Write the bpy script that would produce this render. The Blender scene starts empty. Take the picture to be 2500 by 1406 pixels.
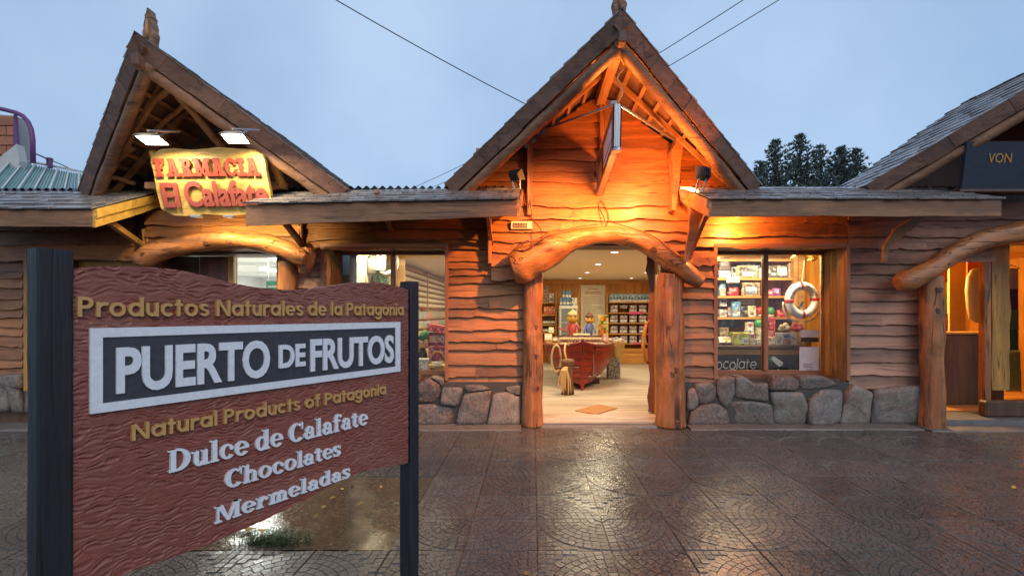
import bpy, math, random
import numpy as np
from mathutils import Vector, Matrix, noise as mnoise
R = math.radians
rnd = random.Random(11)
sc = bpy.context.scene
COL = sc.collection
# ------------------------------------------------------------------ camera
FPX, CX, CY, EYE = 1180.0, 1300.0, 765.0, 1.46
cd = bpy.data.cameras.new('camera')
cam = bpy.data.objects.new('camera', cd); COL.objects.link(cam)
cam.location = (0, 0, EYE); cam.rotation_euler = (R(90), 0, 0)
cd.sensor_width = 36; cd.lens = FPX/2500*36
cd.shift_x = -0.02; cd.shift_y = 0.0248
cd.clip_start = 0.05; cd.clip_end = 3000
sc.camera = cam
# ------------------------------------------------------------------ sky: even blue dusk overcast
w = bpy.data.worlds.new('World'); sc.world = w; w.use_nodes = True
nt = w.node_tree; nt.nodes.clear()
def wn(t): return nt.nodes.new(t)
out = wn('ShaderNodeOutputWorld'); bg = wn('ShaderNodeBackground'); bg2 = wn('ShaderNodeBackground'); add = wn('ShaderNodeAddShader')
sky = wn('ShaderNodeTexSky'); sky.sky_type = 'NISHITA'; sky.sun_disc = False
sky.sun_elevation = R(4); sky.sun_rotation = R(200); sky.dust_density = 0.3; sky.ozone_density = 3
bg.inputs['Strength'].default_value = 0.05
nt.links.new(sky.outputs[0], bg.inputs['Color'])
tc = wn('ShaderNodeTexCoord'); nz = wn('ShaderNodeTexNoise'); nz.inputs['Scale'].default_value = 2.2; nz.inputs['Detail'].default_value = 4
nt.links.new(tc.outputs['Generated'], nz.inputs['Vector'])
rp = wn('ShaderNodeValToRGB')
rp.color_ramp.elements[0].position = 0.3; rp.color_ramp.elements[0].color = (0.300, 0.435, 0.645, 1)
rp.color_ramp.elements[1].position = 0.7; rp.color_ramp.elements[1].color = (0.475, 0.615, 0.825, 1)
nt.links.new(nz.outputs['Fac'], rp.inputs[0]); nt.links.new(rp.outputs[0], bg2.inputs['Color'])
bg2.inputs['Strength'].default_value = 1.0
nt.links.new(bg.outputs[0], add.inputs[0]); nt.links.new(bg2.outputs[0], add.inputs[1]); nt.links.new(add.outputs[0], out.inputs[0])
# ------------------------------------------------------------------ sun through overcast (very soft)
sl = bpy.data.lights.new('sun', 'SUN'); sl.energy = 1.0; sl.angle = R(40); sl.color = (1.0, 0.93, 0.86)
so = bpy.data.objects.new('sun', sl); COL.objects.link(so)
so.rotation_euler = Vector((-0.35, 0.75, -0.62)).to_track_quat('-Z', 'Y').to_euler()
# ------------------------------------------------------------------ exposure / render
vs = sc.view_settings; vs.view_transform = 'Standard'; vs.look = 'None'; vs.exposure = 0; vs.gamma = 1; vs.use_curve_mapping = False
sc.render.engine = 'CYCLES'
cy = sc.cycles; cy.use_denoising = True; cy.max_bounces = 8; cy.diffuse_bounces = 4; cy.glossy_bounces = 3; cy.transparent_max_bounces = 12
cy.sample_clamp_indirect = 4; cy.caustics_reflective = False; cy.caustics_refractive = False; cy.blur_glossy = 0.5

# ================================================================== helpers
def P(x, y, Y): return Vector(((x-CX)*Y/FPX, Y, EYE-(y-CY)*Y/FPX))
def PX(x, Y): return (x-CX)*Y/FPX
def PZ(y, Y): return EYE-(y-CY)*Y/FPX

class MB:
    def __init__(s): s.v = []; s.f = []
    def add(s, vs, fs):
        o = len(s.v); s.v += [tuple(p) for p in vs]; s.f += [tuple(i+o for i in f) for f in fs]; return s
    def box(s, a, b):
        x0, y0, z0 = a; x1, y1, z1 = b
        return s.add([(x0,y0,z0),(x1,y0,z0),(x1,y1,z0),(x0,y1,z0),(x0,y0,z1),(x1,y0,z1),(x1,y1,z1),(x0,y1,z1)],
                     [(0,3,2,1),(4,5,6,7),(0,1,5,4),(1,2,6,5),(2,3,7,6),(3,0,4,7)])
    def bbox(s, a, b, c=0.006):
        """box with chamfered edges, cheap"""
        x0, y0, z0 = a; x1, y1, z1 = b; c = min(c, (x1-x0)*.3, (y1-y0)*.3, (z1-z0)*.3)
        vs = []; 
        for z, k in ((z0, c), (z0+c, 0), (z1-c, 0), (z1, c)):
            vs += [(x0+k+(c if k==0 else 0),y0+k,z),(x1-k-(c if k==0 else 0),y0+k,z),(x1-k,y0+k+(c if k==0 else 0),z),(x1-k,y1-k-(c if k==0 else 0),z),
                   (x1-k-(c if k==0 else 0),y1-k,z),(x0+k+(c if k==0 else 0),y1-k,z),(x0+k,y1-k-(c if k==0 else 0),z),(x0+k,y0+k+(c if k==0 else 0),z)]
        fs = [tuple(range(7,-1,-1)), tuple(range(24,32))]
        for l in range(3):
            for i in range(8): fs.append((l*8+i, l*8+(i+1)%8, l*8+8+(i+1)%8, l*8+8+i))
        return s.add(vs, fs)
    def obox(s, o, ex, ey, ez):
        """box from corner o and three edge vectors"""
        o = Vector(o); ex = Vector(ex); ey = Vector(ey); ez = Vector(ez)
        p = [o, o+ex, o+ex+ey, o+ey]; q = [v+ez for v in p]
        return s.add(p+q, [(0,3,2,1),(4,5,6,7),(0,1,5,4),(1,2,6,5),(2,3,7,6),(3,0,4,7)])
    def prism(s, pts, ext):
        """pts: list of 3D points of a planar outline, ext: extrusion vector"""
        n = len(pts); ext = Vector(ext); a = [Vector(p) for p in pts]; b = [p+ext for p in a]
        return s.add(a+b, [tuple(range(n)), tuple(range(2*n-1, n-1, -1))]+[(i, i+n, (i+1)%n+n, (i+1)%n) for i in range(n)])
    def tube(s, path, rad, n=10, cap=True, rough=0.0, seed=0, squash=1.0):
        path = [Vector(p) for p in path]; m = len(path)
        if not hasattr(rad, '__len__'): rad = [rad]*m
        t0 = (path[1]-path[0]).normalized()
        u = t0.orthogonal().normalized(); vs = []
        for i in range(m):
            t = (path[min(i+1, m-1)]-path[max(i-1, 0)]).normalized()
            u = (u-t*u.dot(t)).normalized(); v = t.cross(u)
            for k in range(n):
                a = 2*math.pi*k/n; q = rad[i]
                d = u*math.cos(a)+v*math.sin(a)*squash
                if rough: q *= 1+rough*(mnoise.noise(path[i]*4+d*1.3+Vector((seed*7.1, seed*3.3, 0)))+.45*mnoise.noise(path[i]*2.5+d*4.5+Vector((seed, 0, seed*2)))+.22*mnoise.noise(path[i]*5+d*11))
                vs.append(path[i]+d*q)
        fs = []
        for i in range(m-1):
            for k in range(n):
                fs.append((i*n+k, i*n+(k+1)%n, (i+1)*n+(k+1)%n, (i+1)*n+k))
        if cap:
            fs.append(tuple(range(n-1, -1, -1))); fs.append(tuple(range((m-1)*n, m*n)))
        return s.add(vs, fs)
    def lathe(s, prof, c=(0,0,0), n=14):
        vs = []; m = len(prof)
        for r, z in prof:
            for k in range(n):
                a = 2*math.pi*k/n; vs.append((c[0]+r*math.cos(a), c[1]+r*math.sin(a), c[2]+z))
        fs = []
        for i in range(m-1):
            for k in range(n): fs.append((i*n+k, i*n+(k+1)%n, (i+1)*n+(k+1)%n, (i+1)*n+k))
        fs.append(tuple(range(n-1, -1, -1))); fs.append(tuple(range((m-1)*n, m*n)))
        return s.add(vs, fs)
    def mesh(s, name, mat=None, smooth=False):
        me = bpy.data.meshes.new(name); me.from_pydata(s.v, [], s.f); me.update()
        for m in (mat if isinstance(mat, (list, tuple)) else [mat]):
            if m: me.materials.append(m)
        if smooth: me.polygons.foreach_set('use_smooth', [True]*len(me.polygons))
        return me
    def build(s, name, mat, parent=None, smooth=False, **kw):
        return obj(name, s.mesh(name, mat, smooth), parent, **kw)

def obj(name, me, parent=None, **kw):
    o = bpy.data.objects.new(name, me); COL.objects.link(o)
    if parent is not None: adopt(o, parent)
    for k, v in kw.items(): o[k] = v
    return o
WORLD = {}
def wmat(o):
    if o.name in WORLD: return WORLD[o.name]
    return o.matrix_basis.copy()
def adopt(o, p):
    o.parent = p
    o.matrix_parent_inverse = full(p).inverted()
def full(p):
    m = p.matrix_basis.copy()
    while p.parent is not None:
        m = p.matrix_parent_inverse @ m; p = p.parent; m = p.matrix_basis @ m
    return m
def thing(name, label, cat, loc=(0,0,0), group=None, rz=0, kind=None):
    o = bpy.data.objects.new(name, None); COL.objects.link(o); o.location = loc; o.rotation_euler = (0,0,rz)
    o.empty_display_size = .05
    o['label'] = label; o['category'] = cat
    if group: o['group'] = group
    if kind: o['kind'] = kind
    return o
def local_child(name, me, parent):
    """child whose mesh is given in the parent's own coordinates"""
    o = bpy.data.objects.new(name, me); COL.objects.link(o); o.parent = parent; return o
def copy_tree(o, loc=None, rz=None, parent=None):
    c = o.copy(); COL.objects.link(c)
    if parent is not None: c.parent = parent; c.matrix_parent_inverse = o.matrix_parent_inverse
    if loc is not None: c.location = loc
    if rz is not None: c.rotation_euler = (0, 0, rz)
    for ch in list(o.children): copy_tree(ch, parent=c)
    return c
ORD = ['first','second','third','fourth','fifth','sixth','seventh','eighth','ninth','tenth','eleventh','twelfth','thirteenth','fourteenth','fifteenth','sixteenth','seventeenth','eighteenth','nineteenth','twentieth']
# ================================================================== materials
def newmat(name):
    m = bpy.data.materials.new(name); m.use_nodes = True; t = m.node_tree
    b = t.nodes['Principled BSDF']; return m, t, b
def lk(t, a, b): t.links.new(a, b)
def mixc(t, fac, a, b, mode='MIX'):
    n = t.nodes.new('ShaderNodeMix'); n.data_type = 'RGBA'; n.blend_type = mode; n.clamp_result = False
    for sock, v in ((n.inputs[0], fac), (n.inputs[6], a), (n.inputs[7], b)):
        if hasattr(v, 'links') or hasattr(v, 'is_linked'): t.links.new(v, sock)
        else: sock.default_value = v if not isinstance(v, tuple) else (v+(1,) if len(v) == 3 else v)
    return n.outputs[2]
def tnoise(t, vec, scale, detail=4, rough=.55, dist=0):
    n = t.nodes.new('ShaderNodeTexNoise'); n.inputs['Scale'].default_value = scale; n.inputs['Detail'].default_value = detail
    n.inputs['Roughness'].default_value = rough; n.inputs['Distortion'].default_value = dist
    if vec is not None: lk(t, vec, n.inputs['Vector'])
    return n.outputs['Fac']
def ramp(t, fac, stops):
    n = t.nodes.new('ShaderNodeValToRGB'); e = n.color_ramp.elements
    while len(e) < len(stops): e.new(0.5)
    for i, (p, c) in enumerate(stops):
        e[i].position = p; e[i].color = (c+(1,)) if isinstance(c, tuple) else (c, c, c, 1)
    lk(t, fac, n.inputs[0]); return n.outputs[0]
def bump(t, b, h, strength=.3, dist=.01):
    n = t.nodes.new('ShaderNodeBump'); n.inputs['Strength'].default_value = strength; n.inputs['Distance'].default_value = dist
    lk(t, h, n.inputs['Height']); lk(t, n.outputs[0], b.inputs['Normal'])
def objvec(t, scale=(1,1,1), shift=True):
    tc = t.nodes.new('ShaderNodeTexCoord'); mp = t.nodes.new('ShaderNodeMapping'); mp.inputs['Scale'].default_value = scale
    if shift:
        oi = t.nodes.new('ShaderNodeObjectInfo'); mu = t.nodes.new('ShaderNodeVectorMath'); mu.operation = 'SCALE'
        cx = t.nodes.new('ShaderNodeCombineXYZ'); 
        for i in range(3): lk(t, oi.outputs['Random'], cx.inputs[i])
        lk(t, cx.outputs[0], mu.inputs[0]); mu.inputs['Scale'].default_value = 43.0
        ad = t.nodes.new('ShaderNodeVectorMath'); ad.operation = 'ADD'
        lk(t, tc.outputs['Object'], ad.inputs[0]); lk(t, mu.outputs[0], ad.inputs[1]); lk(t, ad.outputs[0], mp.inputs['Vector'])
    else: lk(t, tc.outputs['Object'], mp.inputs['Vector'])
    return mp.outputs[0]
def randval(t, lo, hi):
    oi = t.nodes.new('ShaderNodeObjectInfo'); mr = t.nodes.new('ShaderNodeMapRange')
    mr.inputs['To Min'].default_value = lo; mr.inputs['To Max'].default_value = hi
    lk(t, oi.outputs['Random'], mr.inputs['Value']); return mr.outputs[0]
def hsv(t, col, val=None, sat=None, hue=None):
    n = t.nodes.new('ShaderNodeHueSaturation')
    if hasattr(col, 'links') or hasattr(col, 'is_linked'): lk(t, col, n.inputs['Color'])
    else: n.inputs['Color'].default_value = col+(1,)
    if val is not None: lk(t, val, n.inputs['Value'])
    if sat is not None: n.inputs['Saturation'].default_value = sat
    if hue is not None: lk(t, hue, n.inputs['Hue'])
    return n.outputs[0]

def wood(name, c1, c2, axis='x', rough=.5, knots=.0, var=(.75, 1.2), bmp=.35, dirt=0, coat=0, sc=1.0, crack=0, kr=1.0):
    m, t, b = newmat(name)
    st = {'x': (.12,1,1), 'y': (1,.12,1), 'z': (1,1,.12)}[axis]; st = tuple(q*sc for q in st)
    v = objvec(t, st)
    g = tnoise(t, v, 30, 6, .62, 1.4); g2 = tnoise(t, v, 6, 4, .55, .8)
    col = ramp(t, g, [(.25, c1), (.72, c2)])
    col = mixc(t, ramp(t, g2, [(.38, 0.0), (.62, .7)]), col, tuple(q*.55 for q in c1))
    if dirt:
        v3 = objvec(t, (1,1,1)); d = tnoise(t, v3, 3.2, 5, .65)
        col = mixc(t, ramp(t, d, [(.5, 0.0), (.72, dirt)]), col, (.06,.05,.045))
    if knots:
        kv = objvec(t, tuple(q*(3.2 if q < .5*sc else 2.4) for q in st))
        vo = t.nodes.new('ShaderNodeTexVoronoi'); vo.inputs['Scale'].default_value = 2.1; vo.inputs['Randomness'].default_value = 1
        lk(t, kv, vo.inputs['Vector'])
        k = ramp(t, vo.outputs['Distance'], [(.035*kr, knots), (.085*kr, knots*.5), (.11*kr, 0.0)])
        col = mixc(t, k, col, (.05,.018,.008))
    hgt = g
    if crack:
        cv = objvec(t, tuple(q*(.35 if q < .5*sc else 1.0) for q in st)); c1_ = tnoise(t, cv, 9, 3, .5, .5); c2_ = tnoise(t, objvec(t, (1,1,1)), 2.3, 2)
        cr = ramp(t, c1_, [(.478, 0.0), (.494, 1.0), (.506, 1.0), (.522, 0.0)]); cmk = ramp(t, c2_, [(.42, 0.0), (.58, crack)])
        crm = mixc(t, 1.0, cr, cmk, 'MULTIPLY')
        col = mixc(t, crm, col, tuple(q*.16 for q in c1))
        hgt = mixc(t, crm, g, (0.0, 0.0, 0.0))
    col = hsv(t, col, randval(t, *var))
    lk(t, col, b.inputs['Base Color'])
    rr = ramp(t, g, [(.2, rough*.8), (.8, min(1, rough*1.25))]); lk(t, rr, b.inputs['Roughness'])
    if coat: b.inputs['Coat Weight'].default_value = coat; b.inputs['Coat Roughness'].default_value = .25
    bump(t, b, hgt, bmp, .006 if not crack else .010)
    return m
def plain(name, c, rough=.5, metal=0, var=.12, nscale=18, bmp=.1, spec=None, per=None, coat=0):
    m, t, b = newmat(name)
    v = objvec(t); g = tnoise(t, v, nscale, 5, .6)
    col = ramp(t, g, [(.25, tuple(q*(1-var) for q in c)), (.75, tuple(min(1, q*(1+var)) for q in c))])
    if per: col = hsv(t, col, randval(t, *per))
    lk(t, col, b.inputs['Base Color']); b.inputs['Metallic'].default_value = metal
    lk(t, ramp(t, g, [(.2, rough*.85), (.8, min(1, rough*1.15))]), b.inputs['Roughness'])
    if spec is not None: b.inputs['Specular IOR Level'].default_value = spec
    if coat: b.inputs['Coat Weight'].default_value = coat; b.inputs['Coat Roughness'].default_value = .1
    if bmp: bump(t, b, g, bmp, .004)
    return m
def emit(name, c, s):
    m, t, b = newmat(name); b.inputs['Base Color'].default_value = (.8,.8,.8,1)
    g = tnoise(t, objvec(t), 6, 2)
    lk(t, ramp(t, g, [(.2, tuple(q*.94 for q in c)), (.8, c)]), b.inputs['Emission Color']); b.inputs['Emission Strength'].default_value = s
    return m
def pane_mat(name, tint=(1,1,1), rough=.02, refl=1.0):
    m = bpy.data.materials.new(name); m.use_nodes = True; t = m.node_tree; t.nodes.clear()
    o = t.nodes.new('ShaderNodeOutputMaterial'); mx = t.nodes.new('ShaderNodeMixShader'); tr = t.nodes.new('ShaderNodeBsdfTransparent'); gl = t.nodes.new('ShaderNodeBsdfGlossy')
    fr = t.nodes.new('ShaderNodeFresnel'); fr.inputs['IOR'].default_value = 1.45
    tr.inputs[0].default_value = tint+(1,); gl.inputs['Roughness'].default_value = rough
    g = tnoise(t, objvec(t), 3, 2)
    bn = t.nodes.new('ShaderNodeBump'); bn.inputs['Strength'].default_value = .03; lk(t, g, bn.inputs['Height']); lk(t, bn.outputs[0], gl.inputs['Normal'])
    mu = t.nodes.new('ShaderNodeMath'); mu.operation = 'MULTIPLY'; mu.inputs[1].default_value = refl
    lk(t, fr.outputs[0], mu.inputs[0]); lk(t, mu.outputs[0], mx.inputs[0]); lk(t, tr.outputs[0], mx.inputs[1]); lk(t, gl.outputs[0], mx.inputs[2]); lk(t, mx.outputs[0], o.inputs[0])
    return m

M = {}
M['board'] = wood('board_wood', (.40,.150,.048), (.58,.235,.082), 'x', .46, .8, (.66, 1.15), .6, .35, crack=.6)
M['gboard'] = wood('gable_board_wood', (.46,.165,.055), (.64,.26,.10), 'x', .40, .95, (.78, 1.12), .5, .12, crack=.5)
M['dboard'] = wood('weathered_board_wood', (.38,.185,.115), (.54,.28,.185), 'x', .5, .6, (.62, 1.18), .6, .35, crack=.6)
M['log'] = wood('varnished_log', (.36,.125,.038), (.60,.24,.08), 'z', .40, .95, (.9, 1.1), .9, .8, .15, crack=1.0, kr=2.4)
M['logx'] = wood('varnished_log_beam', (.38,.135,.042), (.62,.25,.085), 'x', .40, .95, (.9, 1.1), .9, .75, .15, crack=1.0, kr=2.4)
M['slab'] = wood('yellow_slab_wood', (.52,.24,.042), (.70,.36,.080), 'z', .45, .8, (.8, 1.1), .6, .3, crack=.8, kr=1.6)
M['frame'] = wood('window_frame_wood', (.36,.15,.07), (.46,.20,.10), 'x', .45, 0, (.9, 1.1), .2, .1)
M['framez'] = wood('window_frame_wood_upright', (.36,.15,.07), (.46,.20,.10), 'z', .45, 0, (.9, 1.1), .2, .1)
M['fascia'] = wood('weathered_fascia', (.21,.092,.042), (.35,.17,.082), 'x', .6, .7, (.85, 1.15), .6, .5, crack=.7)
M['barge'] = wood('barge_board_wood', (.155,.078,.052), (.235,.125,.085), 'x', .62, .3, (.88, 1.1), .6, .45, crack=.6)
M['bargelog'] = wood('rake_log_wood', (.25,.125,.068), (.36,.19,.105), 'x', .6, .5, (.9, 1.1), .6, .5, crack=.8)
M['rafter'] = wood('rafter_wood', (.40,.19,.085), (.52,.26,.12), 'y', .55, .2, (.8, 1.15), .3, .2)
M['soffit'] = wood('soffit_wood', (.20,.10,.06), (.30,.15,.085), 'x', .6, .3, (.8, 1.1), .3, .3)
M['shingle'] = wood('wet_shingle', (.21,.185,.18), (.38,.335,.325), 'y', .22, 0, (.7, 1.25), .6, .3)
M['darkwood'] = wood('dark_wood', (.10,.045,.022), (.17,.08,.04), 'z', .5, .2, (.85, 1.1), .3, .1)
M['doorwood'] = wood('red_brown_door_wood', (.16,.055,.035), (.22,.08,.05), 'z', .4, .2, (.95, 1.05), .3, .1)
M['shelfwood'] = wood('honey_shelf_wood', (.55,.25,.055), (.66,.33,.09), 'x', .45, .1, (.9, 1.08), .15)
M['wallwood'] = wood('honey_panel_wood', (.55,.23,.035), (.64,.29,.055), 'z', .5, .1, (.95, 1.05), .1)
M['paleboard'] = wood('pale_yellow_board', (.58,.32,.055), (.70,.41,.085), 'x', .4, .3, (.95, 1.05), .2, .08)
M['postpaint'] = wood('dark_painted_post', (.008,.010,.018), (.019,.021,.032), 'z', .62, 0, (.95, 1.05), .5, .05, crack=.8)
M['ceiling'] = plain('cream_ceiling', (.78,.72,.58), .7, var=.03, bmp=0)
M['floor'] = wood('pale_plank_floor', (.52,.47,.40), (.66,.60,.52), 'x', .35, 0, (.95, 1.05), .15, .1)
M['white'] = plain('white_paint', (.78,.78,.76), .5, var=.04, bmp=.04)
M['signwhite'] = plain('sign_white_paint', (.76,.78,.82), .5, var=.10, nscale=60, bmp=.3)
M['signblack'] = plain('sign_charcoal_paint', (.040,.043,.055), .5, var=.3, nscale=40, bmp=.15)
M['signgold'] = plain('sign_gold_paint', (.56,.32,.115), .5, var=.08, nscale=40, bmp=.1)
M['lredp'] = plain('letter_red_paint', (.32,.045,.03), .4, var=.1, bmp=.05)
M['lpink'] = plain('letter_rose_paint', (.27,.062,.05), .4, var=.1, bmp=.05)
M['black'] = plain('black_metal', (.02,.02,.022), .4, .3, var=.2)
M['steel'] = plain('grey_metal', (.34,.36,.38), .35, .8, var=.08, bmp=.02)
M['tin'] = plain('tin_sheet', (.10,.10,.11), .35, .6, var=.2, bmp=.02)
M['rope'] = plain('hemp_rope', (.50,.38,.20), .85, var=.25, nscale=90, bmp=.6)
M['wicker'] = plain('wicker', (.52,.34,.13), .6, var=.3, nscale=60, bmp=.5)
M['boat'] = wood('red_boat_paint', (.20,.012,.010), (.31,.022,.018), 'y', .35, 0, (.95, 1.05), .1, .08)
M['boatdark'] = plain('boat_dark_trim', (.035,.015,.012), .4)
M['cable'] = plain('cable_sheath', (.12,.05,.025), .5, bmp=0)
M['wirem'] = plain('wire_black', (.02,.022,.028), .6, bmp=0)
M['pane'] = pane_mat('window_glass', (1,1,1), .02, 1.0)
M['lampglow'] = emit('lamp_glow_white', (1.0,.93,.80), 60)
M['downglow'] = emit('downlight_glow', (1.0,.92,.78), 8)
M['tubeglow'] = emit('fluorescent_glow', (.95,1.0,.96), 6)
M['orangeglow'] = emit('orange_lamp_glow', (1.0,.50,.14), 12)
M['brick'] = plain('orange_brick', (.42,.17,.095), .8, var=.2, per=(.75, 1.3), bmp=.3)
M['mortar'] = plain('mortar', (.34,.33,.31), .9, var=.1)
M['plaster'] = plain('pale_plaster', (.50,.52,.50), .8, var=.1, nscale=6)
M['tealroof'] = plain('pale_teal_sheet', (.36,.50,.50), .45, .2, var=.15, nscale=3, bmp=.03)
M['purple'] = plain('purple_pipe_paint', (.14,.04,.16), .4, var=.1, bmp=0)
M['mat'] = plain('coir_mat', (.40,.22,.09), .95, var=.3, nscale=180, bmp=.7)

def stone_mat():
    m, t, b = newmat('field_stone')
    v = objvec(t); n1 = tnoise(t, v, 3.5, 5, .6); n2 = tnoise(t, v, 26, 6, .65); n3 = tnoise(t, v, 90, 3)
    base = ramp(t, randval(t, 0, 1), [(0, (.06,.056,.060)), (.2, (.25,.215,.18)), (.4, (.11,.10,.098)), (.6, (.30,.255,.21)), (.8, (.085,.058,.052)), (1, (.21,.19,.175))])
    col = mixc(t, ramp(t, n1, [(.45, 0.0), (.60, .65)]), base, (.17,.085,.07))
    col = mixc(t, ramp(t, n2, [(.42, 0.0), (.72, .45)]), col, (.44,.40,.35))
    col = mixc(t, ramp(t, n3, [(.55, 0.0), (.75, .5)]), col, (.04,.04,.042))
    lk(t, col, b.inputs['Base Color']); b.inputs['Roughness'].default_value = .55
    bump(t, b, mixc(t, .35, n2, n3), 1.0, .02); return m
M['stone'] = stone_mat()
def paving_mat(name, c1, c2, r0, r1, per=None, scl=(.9, 70)):
    m, t, b = newmat(name)
    tc = t.nodes.new('ShaderNodeNewGeometry'); v = tc.outputs['Position']
    n1 = tnoise(t, v, scl[0], 5, .6); n2 = tnoise(t, v, scl[1], 4, .6); n3 = tnoise(t, v, 9, 4, .6)
    col = ramp(t, n3, [(.3, c1), (.7, c2)])
    col = mixc(t, ramp(t, n2, [(.45, 0.0), (.7, .5)]), col, tuple(q*1.7 for q in c2))
    if per: col = hsv(t, col, randval(t, *per))
    lk(t, col, b.inputs['Base Color'])
    rr = ramp(t, n1, [(.35, r0), (.65, r1)]); rr2 = mixc(t, ramp(t, n2, [(.4, 0.0), (.7, .35)]), rr, (.65,.65,.65)); lk(t, rr2, b.inputs['Roughness'])
    b.inputs['Specular IOR Level'].default_value = .6
    bump(t, b, n2, .35, .004); return m
M['paver'] = paving_mat('wet_stamped_concrete', (.060,.053,.049), (.100,.089,.081), .08, .33, (.84, 1.16))
M['grout'] = paving_mat('wet_grout', (.030,.025,.023), (.045,.037,.033), .12, .3)
M['ground'] = paving_mat('wet_asphalt', (.040,.037,.036), (.060,.055,.052), .2, .4)
M['mud'] = paving_mat('wet_mud_puddle', (.060,.045,.030), (.095,.070,.042), .05, .16, None, (1.4, 40))
M['curb'] = paving_mat('wet_concrete', (.10,.09,.085), (.16,.145,.135), .35, .55)

def carved_mat():
    m, t, b = newmat('carved_red_brown_panel')
    v = objvec(t, (1,1,5), False); v1 = objvec(t, (1,1,1), False); n1 = tnoise(t, v1, 3, 5, .6); n2 = tnoise(t, v, 24, 6, .65)
    col = ramp(t, n2, [(.25, (.175,.045,.030)), (.75, (.31,.096,.066))])
    col = mixc(t, ramp(t, n1, [(.5, 0.0), (.75, .45)]), col, (.30,.155,.12))
    lk(t, col, b.inputs['Base Color']); b.inputs['Roughness'].default_value = .42; bump(t, b, n2, .25, .002); return m
M['carved'] = carved_mat()

M['joint'] = plain('dark_mortar_joint', (.075,.068,.062), .85, var=.3, nscale=30, bmp=.5)
def printed(name, c):
    """packaging: base colour with small random print blocks"""
    m, t, b = newmat(name); v = objvec(t, (1, .01, 1))
    br = t.nodes.new('ShaderNodeTexVoronoi'); br.distance = 'CHEBYCHEV'; br.inputs['Scale'].default_value = 26; lk(t, v, br.inputs['Vector'])
    n1 = tnoise(t, v, 9, 2); hs = t.nodes.new('ShaderNodeSeparateColor'); lk(t, br.outputs['Color'], hs.inputs[0])
    col = mixc(t, ramp(t, hs.outputs[0], [(.62, 0.0), (.63, .6)]), c, tuple(min(.85, q*1.2+.32) for q in c))
    col = mixc(t, ramp(t, hs.outputs[1], [(.74, 0.0), (.75, .65)]), col, tuple(q*.25 for q in c))
    col = mixc(t, ramp(t, n1, [(.55, 0.0), (.6, .25)]), col, tuple(q*.5 for q in c[::-1]))
    lk(t, col, b.inputs['Base Color']); b.inputs['Roughness'].default_value = .32; return m

M['knot'] = wood('dark_knot_wood', (.11,.040,.016), (.20,.078,.030), 'z', .5, 0, (.8, 1.2), .6, 0)
M['creamboard'] = wood('cream_gold_board', (.62,.39,.10), (.74,.50,.155), 'x', .4, .3, (.95, 1.05), .2, .1, crack=.4)
# ================================================================== lettering
def ell(cx, cy, rx, ry, tx, ty, a0=0, a1=360, n=None):
    n = n or max(3, int(abs(a1-a0)/15)); q = []
    def pt(a, sx, sy): return (cx+sx*math.cos(R(a)), cy+sy*math.sin(R(a)))
    for i in range(n):
        p, s = a0+(a1-a0)*i/n, a0+(a1-a0)*(i+1)/n
        q.append([pt(p, rx, ry), pt(s, rx, ry), pt(s, rx-tx, ry-ty), pt(p, rx-tx, ry-ty)])
    return [q]
def bx2(x0, y0, x1, y1): return [[[(x0,y0),(x1,y0),(x1,y1),(x0,y1)]]]
def pl(*p): return [[list(p)]]
def dot(cx, cy, r, n=10): return [[[(cx+r*math.cos(2*math.pi*i/n), cy+r*math.sin(2*math.pi*i/n)) for i in range(n)]]]
def geo(T=.125):
    """single-storey geometric sans; x-height .52, cap .72; glyph -> (strokes, advance)"""
    x, c, r = .54, .72, .27; d = r*2; s = T
    def O(cx=r, k=r): return ell(cx, r, k, r, s, s)
    g = {}
    g['o'] = (O(), d); g['c'] = (ell(r, r, r, r, s, s, 45, 315), d*.86)
    g['e'] = (ell(r, r, r, r, s, s, 0, 318)+bx2(s*.6, r-s*.42, d-s*.3, r+s*.42), d)
    g['a'] = (O()+bx2(d-s, 0, d, x), d); g['d'] = (O()+bx2(d-s, 0, d, c+.03), d)
    g['g'] = (O()+bx2(d-s, -.02, d, x)+ell(r, -.02, r, .22, s, s, 200, 360), d)
    g['P'] = (bx2(0, 0, s, c)+ell(.24, c-.215, .23, .215, s, s*.95, -90, 90)+bx2(s*.9, c-s*.95, .24, c)+bx2(s*.9, c-.43, .24, c-.43+s*.95), .48)
    g['N'] = (bx2(0, 0, s, c)+bx2(.5, 0, .5+s, c)+pl((0,c),(s*1.15,c),(.5+s,0),(.5-.02,0)), .5+s)
    g['r'] = (bx2(0, 0, s, x)+ell(.27, .26, .27, .28, s, s, 60, 150), .33)
    g['u'] = (bx2(0, .22, s, x)+bx2(.46-s, 0, .46, x)+ell(.23, .23, .23, .23, s, s, 180, 360), .46)
    g['n'] = (bx2(0, 0, s, x)+bx2(.46-s, 0, .46, .31)+ell(.23, .31, .23, .23, s, s, 0, 180), .46)
    g['t'] = (bx2(.08, 0, .08+s, .70)+bx2(0, x-s*.9, .30, x), .30); g['l'] = (bx2(0, 0, s, c+.03), s); g['i'] = (bx2(0, 0, s, x)+bx2(0, x+.07, s, x+.07+s), s)
    g['f'] = (bx2(.08, 0, .08+s, .58)+bx2(0, x-s*.9, .30, x)+ell(.08+.2, .56, .2, .2, s, s, 85, 180), .32)
    g['s'] = (ell(.2, .385, .19, .155, s, s*.85, 20, 270)+ell(.2, .155, .2, .155, s, s*.85, -160, 90), .40)
    g['h'] = (bx2(0, 0, s, c+.03)+bx2(.46-s, 0, .46, .31)+ell(.23, .31, .23, .23, s, s, 0, 180), .46)
    g[' '] = ([], .16); return g, .085, c
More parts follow.
